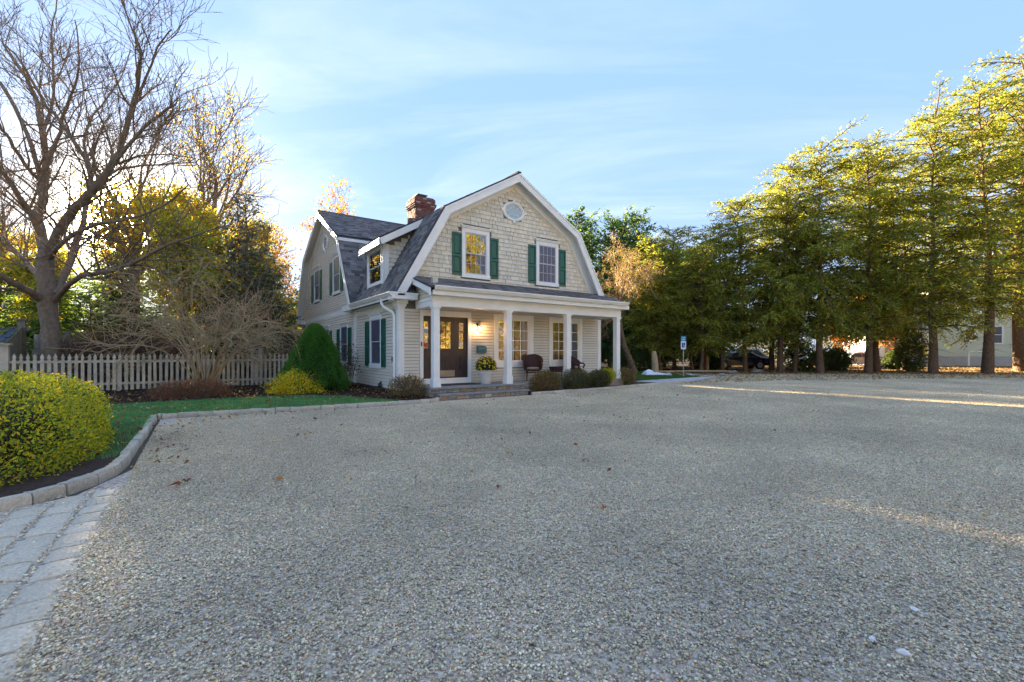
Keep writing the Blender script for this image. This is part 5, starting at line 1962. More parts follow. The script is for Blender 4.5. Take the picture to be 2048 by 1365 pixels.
hem(4, 22.6, 5.6, .84, .3, 'short young hemlock just right of the parking sign with a slim pale trunk')
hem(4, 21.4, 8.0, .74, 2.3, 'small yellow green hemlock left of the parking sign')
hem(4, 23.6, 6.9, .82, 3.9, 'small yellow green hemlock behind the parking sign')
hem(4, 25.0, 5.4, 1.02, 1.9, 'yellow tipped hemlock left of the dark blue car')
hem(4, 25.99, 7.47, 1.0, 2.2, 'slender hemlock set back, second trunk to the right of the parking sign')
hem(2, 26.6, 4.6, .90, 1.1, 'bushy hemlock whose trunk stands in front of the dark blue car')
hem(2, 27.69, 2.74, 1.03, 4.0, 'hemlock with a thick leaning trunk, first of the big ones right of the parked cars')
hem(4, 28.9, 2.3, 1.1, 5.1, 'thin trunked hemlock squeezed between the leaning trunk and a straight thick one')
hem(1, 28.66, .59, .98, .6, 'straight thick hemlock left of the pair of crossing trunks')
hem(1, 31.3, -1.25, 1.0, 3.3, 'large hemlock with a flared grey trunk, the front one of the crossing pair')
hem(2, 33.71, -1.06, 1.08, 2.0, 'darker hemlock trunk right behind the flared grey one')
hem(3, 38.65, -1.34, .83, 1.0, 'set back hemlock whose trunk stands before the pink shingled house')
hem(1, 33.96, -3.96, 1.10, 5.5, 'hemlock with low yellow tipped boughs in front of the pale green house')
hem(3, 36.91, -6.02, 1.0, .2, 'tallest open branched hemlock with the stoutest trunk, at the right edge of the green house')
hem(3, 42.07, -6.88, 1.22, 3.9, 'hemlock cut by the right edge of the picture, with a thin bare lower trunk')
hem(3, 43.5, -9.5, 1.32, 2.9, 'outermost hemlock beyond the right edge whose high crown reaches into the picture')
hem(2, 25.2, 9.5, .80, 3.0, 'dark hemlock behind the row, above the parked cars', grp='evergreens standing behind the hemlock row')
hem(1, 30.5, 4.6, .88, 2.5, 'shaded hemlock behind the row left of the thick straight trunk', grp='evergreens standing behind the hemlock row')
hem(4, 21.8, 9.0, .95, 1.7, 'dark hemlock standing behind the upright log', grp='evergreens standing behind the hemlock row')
# dark evergreens right behind the house
PINE = [(.08, .17, .085), (.11, .21, .09), (.18, .28, .09), (.30, .34, .07)]
p1 = conifer(211, 13.0, .5, 5.2, .25, 140, PINE, [4, 4, 2, 1.2], .38, .12, .26, 1.7, irregular=.5, inner=.1, top=.22)
HP[5] = p1


def hem5(x, y, sc, rot, label):
    t = thing('pine_tree', label, 'tree', (x, y, -.02), rot, 'dark evergreens beyond the right end of the house')
    t.scale = (sc,) * 3
    link('trunk', p1[0], t)
    link('crown', p1[1], t)
    return t


hem5(23.4, 18.4, 1.06, .5, 'blue green pine directly behind the right slope of the house roof')
hem5(25.4, 15.0, 1.02, 2.5, 'tallest blue green pine in the clump right of the house, with yellow green top')
hem5(24.8, 11.6, .80, 4.4, 'dark pine filling the gap between house clump and hemlock row')
hem5(22.6, 14.0, .62, 1.4, 'low dark pine behind the small leaning tan tree')
hem5(28.5, 13.0, .78, 3.4, 'dark pine behind the young hemlocks by the sign')
hem5(18.0, 20.0, .74, 5.2, 'dark low pine seen between the end porch column and the house wall')
hem5(33.5, 13.5, .86, .9, 'pine behind the parked white car')
hem5(9.5, 31.0, .72, 1.2, 'added sun blocking pine hidden low behind the left part of the house roof')  # unseen pine added to stop sun streaks crossing the drive
hem5(9.6, 22.0, .60, 3.2, 'small added sun blocking pine hidden behind the wing of the house, left one')  # three unseen pines added to close the sun gap beside the house
hem5(13.2, 21.0, .60, .2, 'small added sun blocking pine hidden behind the wing of the house, middle one')
hem5(16.6, 21.0, .60, 1.8, 'small added sun blocking pine hidden behind the wing of the house, right one')
hem5(13.5, 29.0, .72, 2.9, 'added sun blocking pine hidden low behind the middle of the house roof')  # also unseen, added with the next one to shade the gravel
hem5(17.5, 26.5, .74, 4.1, 'added sun blocking pine hidden low behind the right part of the house roof')
hem5(21.5, 27.0, .85, 5.5, 'pine behind the blue green clump at the right roof slope')
hem5(-5.2, 36.0, .85, 1.9, 'added sun blocking dark pine far behind the tall nearly bare tree left of the spruce')  # added to block the sunlit strip passing left of the house
hem5(-11.5, 40.0, .88, 2.9, 'added sun blocking dark pine far away directly below the low sun')  # added below the sun to keep streaks off the pavers
hem5(-2.3, 26.0, .70, .6, 'added sun blocking dark pine between the blue grey spruce and the left gable')  # added so the gap by the gable lets no sun onto the gravel
hem5(-2.4, 38.0, .85, 3.9, 'added sun blocking dark pine far behind the blue grey spruce')  # second pine added against the strip left of the house
hem5(31.0, 19.0, .95, 2.2, 'farthest pine of the clump behind the parked cars')

# spruces and evergreens left
SPR = [(.13, .16, .145), (.10, .13, .11), (.18, .20, .18), (.09, .10, .07)]
sp_ = conifer(221, 9.6, .5, 3.0, .2, 115, SPR, [4, 4, 2, 2], .9, .30, .18, 1.4, irregular=.22)
t = thing('spruce_tree', 'blue grey spruce rising between the yellow trees and the house gable', 'tree', (-3.9, 14.2, 0))
link('trunk', sp_[0], t); link('crown', sp_[1], t)
DK = [(.06, .09, .035), (.08, .11, .04), (.12, .14, .04)]
dk = conifer(222, 7.0, .2, 2.8, .15, 90, DK, [3, 3, 1], .7, .35, .20, 1.2, irregular=.3)
for i, (x, y, s_, lb) in enumerate(((-5.2, 12.4, .66, 'dark evergreen filling the space under the bare shrub, left one'), (-3.1, 12.2, .62, 'dark evergreen low between the stone garden post and the spruce'),
                                    (-2.7, 20.3, .98, 'dark evergreen against the corner of the house wing'), (-7.2, 14.6, .60, 'dark evergreen behind the brown twiggy hedge'),
                                    (-9.0, 17.2, .70, 'dark evergreen right of the big trunk, behind the board fence'))):
    t = thing('evergreen_tree', lb, 'tree', (x, y, 0), i * 1.7, 'dark evergreens behind the picket fence')
    t.scale = (s_ * 1.15, s_ * 1.15, s_)
    link('trunk', dk[0], t); link('crown', dk[1], t)
GRN = [(.10, .20, .04), (.16, .26, .045), (.22, .30, .05), (.07, .14, .03)]
gr = conifer(223, 6.0, .1, 2.6, .14, 90, GRN, [3, 3, 2, 2], .55, .3, .20, 1.2, irregular=.3)
for i, (x, y, s_, lb) in enumerate(((-15.9, 27.0, 1.10, 'bright green evergreen at the far left edge behind the white shed'), (-12.6, 23.0, .95, 'green evergreen directly right of the big trunk above the board fence'),
                                    (-10.9, 21.5, .85, 'green evergreen second to the right of the big trunk'), (-14.2, 29.5, 1.15, 'green evergreen behind the big trunk left side'),
                                    (-19.0, 33.0, 1.3, 'tall green evergreen farthest back at the left edge'))):
    t = thing('evergreen_tree', lb, 'tree', (x, y, 0), i * 1.3, 'bright green evergreens at the left')
    t.scale = (s_ * 1.1, s_ * 1.1, s_)
    link('trunk', gr[0], t); link('crown', gr[1], t)
# woods closing the view far behind
wp = [(-30, 60), (-22, 55), (-14, 58), (-6, 52), (2, 56), (10, 60), (18, 52), (27, 48), (36, 44), (45, 40), (54, 34), (62, 30), (70, 24), (78, 14), (82, 2), (-38, 52), (-26, 40), (12, 42), (20, 36), (5, 40)]
wp = [q_ for q_ in wp if not (-24 < q_[0] < 1 and q_[1] > 39)]
V_, F_, C_ = [], [], []
rw = np.random.default_rng(51)
wood = []
for i, (x, y) in enumerate(wp):
    Vc, Fc, Cc = cloud(300 + i, 3600, rw.uniform(4, 6), rw.uniform(4, 6), rw.uniform(4.2, 5.5), .55, [(.07, .08, .025), (.16, .12, .035), (.10, .065, .03), (.05, .065, .03)], [3, 2, 2, 3], shell=.5, lump=.25, out_bias=.1)
    Vc = Vc + np.array([[x, y, 4.2]])
    wood.append((Vc, Fc, Cc))
for i, (x, y) in enumerate([(-46, 34), (-38, 40), (-31, 44), (-25, 46), (-19, 47), (-13, 46), (-7, 47), (-1, 46), (4, 47), (-28, 30), (-22, 36), (-16, 38), (-10, 36), (-5.5, 33), (-.8, 31)]):
    Vc, Fc, Cc = cloud(340 + i, 4200, 4.2, 3.2, 2.2 if y > 30 else 2.0, .42, [(.12, .14, .05), (.22, .18, .06), (.16, .11, .05), (.09, .12, .05)], [3, 2, 2, 3], shell=.4, lump=.25, out_bias=.1)
    wood.append((Vc + np.array([[x, y, 1.7]]), Fc, Cc))
rw2 = np.random.default_rng(52)
for i in range(17):
    Vc, Fc, Cc = cloud(360 + i, 3000, 5, 4, rw2.uniform(4.2, 6), .6, [(.50, .38, .06), (.36, .22, .06), (.28, .26, .06), (.14, .15, .05)], [3, 3, 2, 2], shell=.4, lump=.25, out_bias=.1)
    wood.append((Vc + np.array([[-28 + i * 6.2, -44 + rw2.uniform(-4, 4), 4.0]]), Fc, Cc))
V, F, C = cat(wood)
tag(link('far_woods', npmesh('far_woods', V, F, M['leaf'], C), kind='stuff'))

# small tan leaved leaning tree by the right end of the porch
lt = thing('crabapple_tree', 'small leaning tree with pale tan leaves and drooping twigs right of the porch', 'tree', (17.8, 7.28, 0))
rl = np.random.default_rng(61)
tp = np.array([(0, 0, 0), (-.35, .15, .9), (-.75, .3, 1.9), (-1.0, .35, 3.0), (-.95, .45, 4.2), (-.6, .5, 5.5), (-.3, .5, 6.6)], float)
trd = np.array([.24, .20, .18, .155, .13, .09, .04])
P_, R_ = resample(tp, trd)
o2, tp2 = [], []
grow(rl, P_, R_, 0, [dict(n=15, len=3.2, ang=60, pts=8, wig=.17, trop=-.03, rmin=.016, t0=.33, up=.25, rmax=.06), dict(n=7, len=1.5, ang=45, pts=6, wig=.2, trop=-.08, rmin=.010, t0=.2),
                     dict(n=5, len=.8, ang=45, pts=5, wig=.2, trop=-.1, rmin=.008, t0=.2)], o2, tp2)
Va, Fa = tubes([(P_, R_)], 9)
Vb, Fb = tubes([(p_, r_) for _, p_, r_ in o2], 3)
link('trunk', npmesh('trunk', Va, Fa, M['bark2'], smooth=True), lt)
link('branches', npmesh('branches', Vb, Fb, M['twig']), lt)
Tt = np.concatenate(tp2)
n_ = 8500
ix = rl.integers(0, len(Tt), n_)
Cc = Tt[ix] + rl.normal(size=(n_, 3)) * .08
D = unit(randunit(rl, n_) + np.array([[0, 0, -.5]])); W = unit(np.cross(D, randunit(rl, n_)))
sz = .085 * rl.uniform(.6, 1.3, n_)
Vl, Fl = leafquads(Cc, D, W, sz, sz * .5, .2)
link('crown', npmesh('crown', Vl, Fl, M['leaf'], palette(rl, n_, [(.24, .15, .08), (.17, .11, .065), (.28, .20, .10), (.17, .15, .07)], [4, 3, 2, 1])), lt)

# ---- the big bare multi-stem shrub in the bed
ms = thing('bare_shrub', 'wide leafless multi stemmed shrub with arching pale twigs in front of the picket fence', 'shrub', (-5.75, 6.0, .08))
rs = np.random.default_rng(71)
br = []
for i in range(27):
    a = rs.uniform(0, 6.28)
    b = .30 * rs.uniform(0, 1) ** .5
    L = rs.uniform(2.6, 4.5)
    sprd = rs.uniform(.15, 1.0)
    p = np.array([b * math.cos(a), b * math.sin(a), 0.])
    d = unit(np.array([math.cos(a) * sprd * 1.25, math.sin(a) * sprd * .8, 1.75]))
    pts = [p]
    for q in range(8):
        d = unit(d + rs.normal(size=3) * .07 + np.array([math.cos(a), math.sin(a) * .7, -.42]) * .062 * q * (.35 + sprd))
        pts.append(pts[-1] + d * L / 8)
    P_ = np.array(pts)
    Rr = np.linspace(.030, .011, 9)
    br.append((P_, Rr))
    o3, t3 = [], []
    grow(rs, P_, Rr, 0, [dict(n=9, len=1.9, ang=58, pts=6, wig=.18, trop=-.05, rmin=.008, t0=.36, up=-.02), dict(n=6, len=.95, ang=42, pts=5, wig=.18, trop=-.03, rmin=.006, t0=.15)], o3, t3)
    br += [(p_, r_) for _, p_, r_ in o3]
V, F = tubes(br, 3)
link('stems', npmesh('stems', V, F, M['twig']), ms)

# ================================================================== SHRUBS
YG = [(.76, .62, .04), (.60, .58, .05), (.38, .48, .05), (.21, .31, .05), (.74, .48, .06)]
# clipped hedge, lower left
hedge = thing('clipped_hedge', 'large rounded clipped hedge of small yellow green leaves behind the curved granite kerb', 'hedge', (-9.22, -4.05, .08))
Vh = cloud(401, 125000, 2.24, 2.2, 1.06, .037, YG, [2.6, 3.2, 3, 3, .35], fray=.010, shell=.86, power=3.6, zmin=-.02, lump=.035, out_bias=.7, ratio=.55)
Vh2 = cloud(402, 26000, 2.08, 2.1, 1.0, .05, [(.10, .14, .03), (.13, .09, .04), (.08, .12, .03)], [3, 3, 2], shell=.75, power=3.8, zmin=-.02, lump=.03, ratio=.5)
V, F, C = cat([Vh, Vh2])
# yellow green outer leaves over darker green and brown inner leaves
link('foliage', npmesh('foliage', V, F, M['leaf'], C), hedge)
Vs_, Fs_ = stems(403, 260, .85, .3, .008, 3, 1.6, 5, .05, 3)
link('stems', npmesh('stems', Vs_, Fs_, M['bark2']), hedge)
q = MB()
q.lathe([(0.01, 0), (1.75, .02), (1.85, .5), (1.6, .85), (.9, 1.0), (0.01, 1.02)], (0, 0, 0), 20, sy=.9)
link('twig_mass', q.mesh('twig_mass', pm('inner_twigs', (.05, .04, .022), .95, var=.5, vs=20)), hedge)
shrub('ground_plant', 'small dark green leafy weed at the foot of the clipped hedge beside the kerb', (-7.62, -6.28, .08), cloud(404, 130, .16, .12, .07, .09, [(.03, .10, .05), (.05, .14, .06)], [1, 1], shell=.3, zmin=-.1, ratio=.6), None)

# yellow shrub, cone spruce, rose, red low shrub
ysh = shrub('yellow_shrub', 'bright yellow leafed round shrub in front of the cone shaped evergreen', (-3.25, 3.35, .08),
      cloud(411, 11000, .86, .72, .70, .055, [(.85, .70, .04), (.70, .62, .04), (.88, .60, .04), (.42, .46, .05)], [4, 3, 2, 1.5], shell=.45, lump=.22, zmin=-.10, out_bias=.4), dict(seed=412, n=40, h=.62, spread=.6, r=.008))
ysh.location.z = .12
cone = thing('cone_evergreen', 'dense dark green cone shaped dwarf spruce at the corner of the picket fence', 'shrub', (-2.62, 3.95, .08))
cp1 = cloud(421, 80000, 1.10, 1.10, 1.17, .048, [(.11, .30, .06), (.16, .37, .065), (.075, .22, .06), (.22, .38, .06)], [4, 3, 3, 1], shell=.86, lump=.16, out_bias=1.3, ratio=.26, prof=lambda z_: np.clip((1 - np.clip(z_, 0, 1)) ** .62 * 1.02, .02, 1) * np.where(z_ < .12, .80 + z_ * 1.6, 1.0))
V, F, C = cp1
kz = V.reshape(-1, 4, 3)[:, 0, 2] < 1.10
V, F, C = V.reshape(-1, 4, 3)[kz].reshape(-1, 3), np.arange(int(kz.sum()) * 4).reshape(-1, 4), C[kz]
V = V + np.array([[0, 0, 1.17]])
link('foliage', npmesh('foliage', V, F, M['needle'], C), cone)
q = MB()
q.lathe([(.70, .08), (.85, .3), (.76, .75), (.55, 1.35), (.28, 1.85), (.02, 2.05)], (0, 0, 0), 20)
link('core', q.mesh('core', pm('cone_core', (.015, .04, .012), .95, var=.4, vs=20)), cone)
lf = chips('fallen_leaves', [(-3.0, 2.6), (-1.4, 2.6), (-1.4, 3.4), (-3.0, 3.4)], 1, .1, 13, LEAFC, [1, 1, 1, 1, 1], .08, .5, 'leaf')
bpy.data.objects.remove(lf)
rosep = shrub('rose_bush', 'straggly dark rose bush with a few red blooms against the side wall', (-1.35, 5.2, .08),
      [cloud(431, 2600, .62, .55, .80, .05, [(.05, .085, .04), (.09, .10, .05), (.13, .07, .05)], [4, 3, 2], shell=.3, lump=.25, zmin=-.7, out_bias=.2)], dict(seed=432, n=46, h=1.2, spread=.45, r=.010, base=.3, kids=4))
for ch_ in rosep.children:
    if ch_.name.startswith('foliage'):
        ch_.location.z = .95
for i, (x, y, z) in enumerate(((-.35, -.3, 1.62), (-.05, -.35, 1.66), (.15, -.3, 1.55), (-.45, -.1, 1.5), (.3, -.2, 1.62))):
    q = MB()
    for k_ in range(7):
        an = k_ * .9
        q.add([(0, 0, -.02), (.04 * math.cos(an), .04 * math.sin(an), .0), (.035 * math.cos(an + .5), .035 * math.sin(an + .5), .035), (0, 0, .03)], [(0, 1, 2, 3)], (.45, .02, .03))
    q.build('bloom', M['leaf'], rosep, color=True, loc=(x, y, z))
redp = shrub('red_shrub', 'long low clipped shrub with red brown leaves in the mulch before the picket fence', (-6.0, 3.75, .08),
      [cloud(441, 13000, .98, .52, .52, .042, [(.34, .15, .09), (.26, .11, .08), (.20, .16, .08), (.42, .20, .10)], [4, 3, 2, 1], shell=.5, power=2.8, lump=.10, zmin=.0, out_bias=.5)], dict(seed=442, n=90, h=.46, spread=.5, r=.006, base=.95))
BR = [(.26, .19, .08), (.20, .15, .07), (.32, .22, .10), (.14, .14, .06)]
br_base = cloud(451, 7000, .60, .50, .50, .042, BR, [4, 3, 2, 2], shell=.45, power=2.4, lump=.12, zmin=-.15, out_bias=.5)
b0_ = shrub('box_shrub', 'brown green clipped shrub left of the porch steps by the entrance', (-.78, .22, .22), br_base, dict(seed=452, n=50, h=.5, spread=.45, r=.007, base=.2))
for (x, y, s_, lb, seed) in ((4.02, -.38, 1.0, 'brown green shrub in front of the wicker chairs, first right of the steps', 461), (5.42, -.40, 1.05, 'dark green shrub at the foot of the third porch column', 462),
                       (6.62, -.36, .92, 'dark brown green shrub just left of the last porch column', 463), (8.45, .0, 1.0, 'brown green shrub right of the last porch column', 464)):
    cc_ = BR if seed in (461, 464) else [(.09, .12, .05), (.13, .13, .06), (.18, .15, .07)]
    shrub('box_shrub', lb, (x, y, .38), cloud(seed, 6200, .62 * s_, .30 * s_, .38 * s_, .045, cc_, [4, 3, 2, 2][:len(cc_)], shell=.45, power=2.5, lump=.14, zmin=-.85, out_bias=.5), dict(seed=seed + 50, n=40, h=.35, spread=.42, r=.006, base=.2),
          'low shrubs along the front of the porch')
shrub('yellow_shrub', 'small yellow green shrub between the last two porch columns', (7.15, -.30, .50), cloud(471, 3200, .36, .26, .30, .045, [(.52, .54, .04), (.38, .46, .05), (.62, .52, .05)], [3, 3, 1], shell=.4, lump=.15, zmin=-.9), None)
# brown twiggy hedge behind the pickets
for i, (x, y, s_, lb) in enumerate(((-8.9, 11.2, 1.0, 'brown twiggy hedge mass behind the pickets, right of the big trunk'), (-7.0, 10.8, .95, 'brown twiggy bush behind the pickets left of the bare shrub'), (-1.7, 10.2, .85, 'dark red brown bush beside the house wing behind the pickets'))):
    t = thing('twiggy_bush', lb, 'shrub', (x, y, 0))
    t.scale = (s_,) * 3
    V, F = stems(480 + i, 260, 2.2, .95, .010, 3, .8, 6, .12, 7)
    link('stems', npmesh('stems', V, F, M['bark2']), t)
    V, F, C = cloud(490 + i, 5200, 1.3, 1.1, 1.1, .07, [(.13, .07, .045), (.09, .055, .04), (.17, .10, .06)], [3, 3, 1], shell=.3, lump=.25, zmin=-.9, out_bias=.1)
    link('foliage', npmesh('foliage', V + np.array([[0, 0, 1.15]]), F, M['leaf'], C), t)
# rust leaved small tree, dark shrubs near the green house
dtree('beech_tree', 'small tree with clinging orange rust leaves in front of the pink shingled house', (41.5, 1.2, 0), 501, 5.8, 4.0, .12, 7500, [(.42, .17, .05), (.50, .26, .07), (.30, .11, .045)], [4, 2, 2], spec=spec2(3.4, 12), leafsize=.20)
dtree('beech_tree', 'small rust leaved tree between the hemlock trunks left of the pale green house', (38.3, 2.6, 0), 502, 4.6, 3.0, .10, 4200, [(.42, .17, .05), (.50, .26, .07), (.30, .11, .045)], [4, 2, 2], spec=spec2(2.6, 10), leafsize=.20)
DG = [(.06, .10, .035), (.08, .12, .04), (.13, .15, .05)]
for i, (x, y, sx, sz_, lb) in enumerate(((36.4, -2.2, 1.0, 1.75, 'dark green upright shrub behind the hemlock with low yellow boughs'), (41.5, .0, .8, .9, 'round dark shrub at the foundation of the pink shingled house'), (30.8, 2.6, 1.4, 1.2, 'dark evergreen bush between the trunks right of the parked cars'),
                                         (33.6, 1.6, 1.2, 1.0, 'low dark bush behind the crossing pair of trunks'), (20.6, 10.0, 1.6, 1.3, 'dark undergrowth bush behind the white tarp'), (27.8, 8.4, 1.3, .9, 'low dark bush before the parked cars'))):
    shrub('dark_shrub', lb, (x, y, sz_ * .75), cloud(510 + i, 5200, sx, sx, sz_, .14, DG, [3, 3, 1], shell=.4, lump=.22, zmin=-.8), None)
t = thing('twiggy_bush', 'bare brown twiggy bush at the right edge under the hemlocks', 'shrub', (40.3, -8.6, 0))
V, F = stems(521, 260, 1.7, 1.2, .012, 3, 1.0, 6, .12, 7)
link('stems', npmesh('stems', V, F, M['bark2']), t)

# ================================================================== TREES BEHIND THE CAMERA (mirrored in the windows)
for i, (x, y, s_, lb) in enumerate(((14, -34, 1.2, 'golden tree across the road behind the viewer, reflected in the porch windows'), (24, -38, 1.3, 'second golden tree across the road, reflected in the right porch window'), (6, -37, 1.2, 'golden tree across the road reflected in the door glass'), (33, -33, 1.1, 'golden tree across the road, farthest right'))):
    copy_tree(T7, (x, y, 0), i * 1.1, s_ * 1.35, lb)

# ================================================================== PORCH FURNITURE
def wicker_chair(label, loc, rot):
    t = thing('wicker_armchair', label, 'chair', loc, rot, 'wicker armchairs on the porch')
    # seat faces -y
    q = MB()
    q.lathe([(.0, .36), (.27, .36), (.285, .39), (.27, .43), (.0, .43)], (0, 0, 0), 24, sy=.95)
    q.build('seat', M['wicker'], t, smooth=True)
    q = MB()
    q.lathe([(.0, .43), (.22, .43), (.24, .46), (.21, .50), (.0, .51)], (0, -.02, 0), 24, sy=.95)
    q.build('cushion', M['cushion'], t, smooth=True)
    # curved fan back
    vs, fs = [], []
    n, m_ = 22, 8
    for s_ in (0, 1):
        for i in range(n + 1):
            a = R(-112 + 224 * i / n)
            top = .62 + .34 * max(0, math.cos(a * .80)) ** .8
            for j in range(m_ + 1):
                f = j / m_
                z = .38 + (top - .38) * f
                rr = .285 + .085 * f ** 1.3 - s_ * .028
                vs.append((rr * math.sin(a), rr * math.cos(a) * 1.0 + .08 * f * max(0, math.cos(a)), z + s_ * 0))
    w_ = (n + 1) * (m_ + 1)
    for s_ in (0, 1):
        for i in range(n):
            for j in range(m_):
                a = s_ * w_ + i * (m_ + 1) + j
                f = (a, a + 1, a + m_ + 2, a + m_ + 1)
                fs.append(f if s_ == 0 else tuple(reversed(f)))
    for i in range(n):
        a = i * (m_ + 1) + m_
        fs.append((a, a + w_, a + w_ + m_ + 1, a + m_ + 1))
    q = MB()
    q.add(vs, fs)
    q.build('backrest', M['wicker'], t, smooth=True)
    rim = []
    for i in range(n + 1):
        a = R(-112 + 224 * i / n)
        top = .62 + .34 * max(0, math.cos(a * .80)) ** .8
        rim.append((.357 * math.sin(a), .357 * math.cos(a) + .08 * max(0, math.cos(a)), top))
    q = MB()
    q.tube(rim, .026, 8)
    q.build('rim', M['wicker'], t, smooth=True)
    for s_ in (-1, 1):
        q = MB()
        q.tube([(s_ * .33, -.12, .62), (s_ * .345, -.25, .61), (s_ * .33, -.31, .56), (s_ * .29, -.27, .42)], .034, 8)
        q.build('arm', M['wicker'], t, smooth=True)
    for x, y in ((-.20, -.20), (.20, -.20), (-.20, .20), (.20, .20)):
        q = MB()
        q.tube([(x, y, .38), (x * 1.15, y * 1.15, .0)], [.022, .017], 8)
        q.build('leg', M['wicker'], t, smooth=True)
    q = MB()
    ring = [(.262 * math.cos(2 * math.pi * i / 20), .25 * math.sin(2 * math.pi * i / 20), .30) for i in range(21)]
    q.tube(ring, .012, 6, caps=False)
    for i in range(20):
        a, b = ring[i], ring[i + 1]
        q.tube([(a[0], a[1], .37), ((a[0] + b[0]) / 2, (a[1] + b[1]) / 2, .30), (b[0], b[1], .37)], .006, 4)
    q.build('apron', M['wicker'], t)
    return t


wicker_chair('dark brown wicker armchair with tan cushion in front of the first big porch window', (4.28, .72, .349), R(-38))
wicker_chair('dark brown wicker armchair half hidden by the third porch column', (6.35, .72, .349), R(28))
tb = thing('wicker_table', 'small low dark wicker table between the two wicker armchairs', 'table', (5.40, .72, .349))
q = MB()
q.lathe([(.0, .47), (.27, .47), (.285, .485), (.27, .50), (.0, .50)], (0, 0, 0), 24)
q.build('table_top', M['wicker'], tb, smooth=True)
q = MB()
q.lathe([(.24, .30), (.25, .38), (.262, .47)], (0, 0, 0), 24)
q.build('skirt', M['wicker'], tb, smooth=True)
for k_ in range(4):
    an = math.pi / 4 + k_ * math.pi / 2
    MB().tube([(.19 * math.cos(an), .19 * math.sin(an), .47), (.22 * math.cos(an), .22 * math.sin(an), 0)], .016, 8).build('leg', M['wicker'], tb)

# planter with yellow mums
pt = thing('planter', 'round cream planter pot with a rolled rim beside the entrance', 'planter', (2.06, .42, .349))
q = MB()
q.lathe([(.0, 0), (.155, 0), (.165, .02), (.17, .06), (.205, .25), (.225, .34), (.255, .345), (.262, .375), (.25, .40), (.225, .40), (.215, .36), (.0, .35)], (0, 0, 0), 32)
q.build('pot', M['pot'], pt, smooth=True)
q = MB()
q.lathe([(.222, .33), (.232, .335), (.232, .345), (.222, .35)], (0, 0, 0), 32)
q.lathe([(.19, .10), (.196, .105), (.197, .115), (.192, .12)], (0, 0, 0), 32)
q.build('rim_moulding', M['pot'], pt, smooth=True)
mum = thing('mum_plant', 'bushy yellow flowering mum growing in the cream planter', 'flowers', (2.06, .42, .72))
V, F, C = cloud(601, 5200, .36, .33, .34, .040, [(.035, .065, .018), (.05, .09, .022), (.07, .11, .03)], [3, 3, 1], shell=.35, lump=.10, zmin=-.35)
link('foliage', npmesh('foliage', V + np.array([[0, 0, .20]]), F, M['leaf'], C), mum)
rm = np.random.default_rng(602)
fl_ = MB()
n = 0
for k_ in range(230):
    d = unit(rm.normal(size=3))
    if d[1] > .6 or d[2] < -.25:
        continue
    rr = rm.uniform(.95, 1.06)
    c_ = Vector((d[0] * .36 * rr, d[1] * .33 * rr, .20 + d[2] * .34 * rr))
    nn = Vector(d)
    a = nn.orthogonal().normalized()
    b = nn.cross(a)
    s_ = rm.uniform(.020, .034)
    ring = [c_ + (a * math.cos(q_) + b * math.sin(q_)) * s_ for q_ in [i * math.pi / 4 for i in range(8)]]
    mb = MB()
    mb.add([c_ + nn * .012] + ring, [(0, 1 + i, 1 + (i + 1) % 8) for i in range(8)], (.85, .66, .03))
    mb.build('flower', M['leaf'], mum, color=True)
# doormat
q = MB()
q.box(.45, 1.75, .25, .95, .349, .362)
q.build('doormat', M['mat'], label='flat dark doormat lying on the bluestone in front of the entrance', cat='doormat')

# ================================================================== PARKING SIGN
sg = thing('parking_sign', 'blue and white accessible parking sign on a thin steel post by the path kerb', 'sign', (16.3, 2.63, 0), R(-52))
q = MB()
q.box(-.022, .022, -.004, .004, 0, 2.28)
q.box(-.022, -.016, -.018, -.004, 0, 2.28)
q.box(.016, .022, -.018, -.004, 0, 2.28)
q.build('post', M['galv'], sg)
# top plate
up = MB()
up.box(-.13, .13, -.030, -.020, 2.02, 2.28)
up_o = up.build('upper_plate', M['signblue'], sg)
q = MB()
for z, w_ in ((2.225, .085), (2.185, .06), (2.115, .095), (2.075, .07)):
    q.box(-w_, w_, -.0335, -.0305, z - .008, z + .008)
q.build('lettering_lines', M['signwhite'], up_o)
lp = MB()
lp.box(-.135, .135, -.030, -.020, 1.56, 2.01)
lp_o = lp.build('lower_plate', M['signwhite'], sg)
q = MB()
q.box(-.085, .085, -.034, -.0305, 1.66, 1.92)
q.build('blue_field', M['signdark'], lp_o)
# wheelchair pictogram
q = MB()
ring = [(.010 + .048 * math.cos(a_), -.037, 1.735 + .048 * math.sin(a_)) for a_ in [R(150) + R(250) * i / 14 for i in range(15)]]
q.tube(ring, .008, 4)
q.tube([(-.012, -.037, 1.85), (-.012, -.037, 1.775), (.032, -.037, 1.77), (.050, -.037, 1.715), (.064, -.037, 1.718)], .009, 4)
q.tube([(-.012, -.037, 1.81), (.026, -.037, 1.81)], .007, 4)
q.ext([(-.012 + .015 * math.cos(a_), -.036, 1.877 + .015 * math.sin(a_)) for a_ in [i * math.pi / 5 for i in range(10)]], (0, -.004, 0))
q.build('pictogram', M['signwhite'], lp_o)

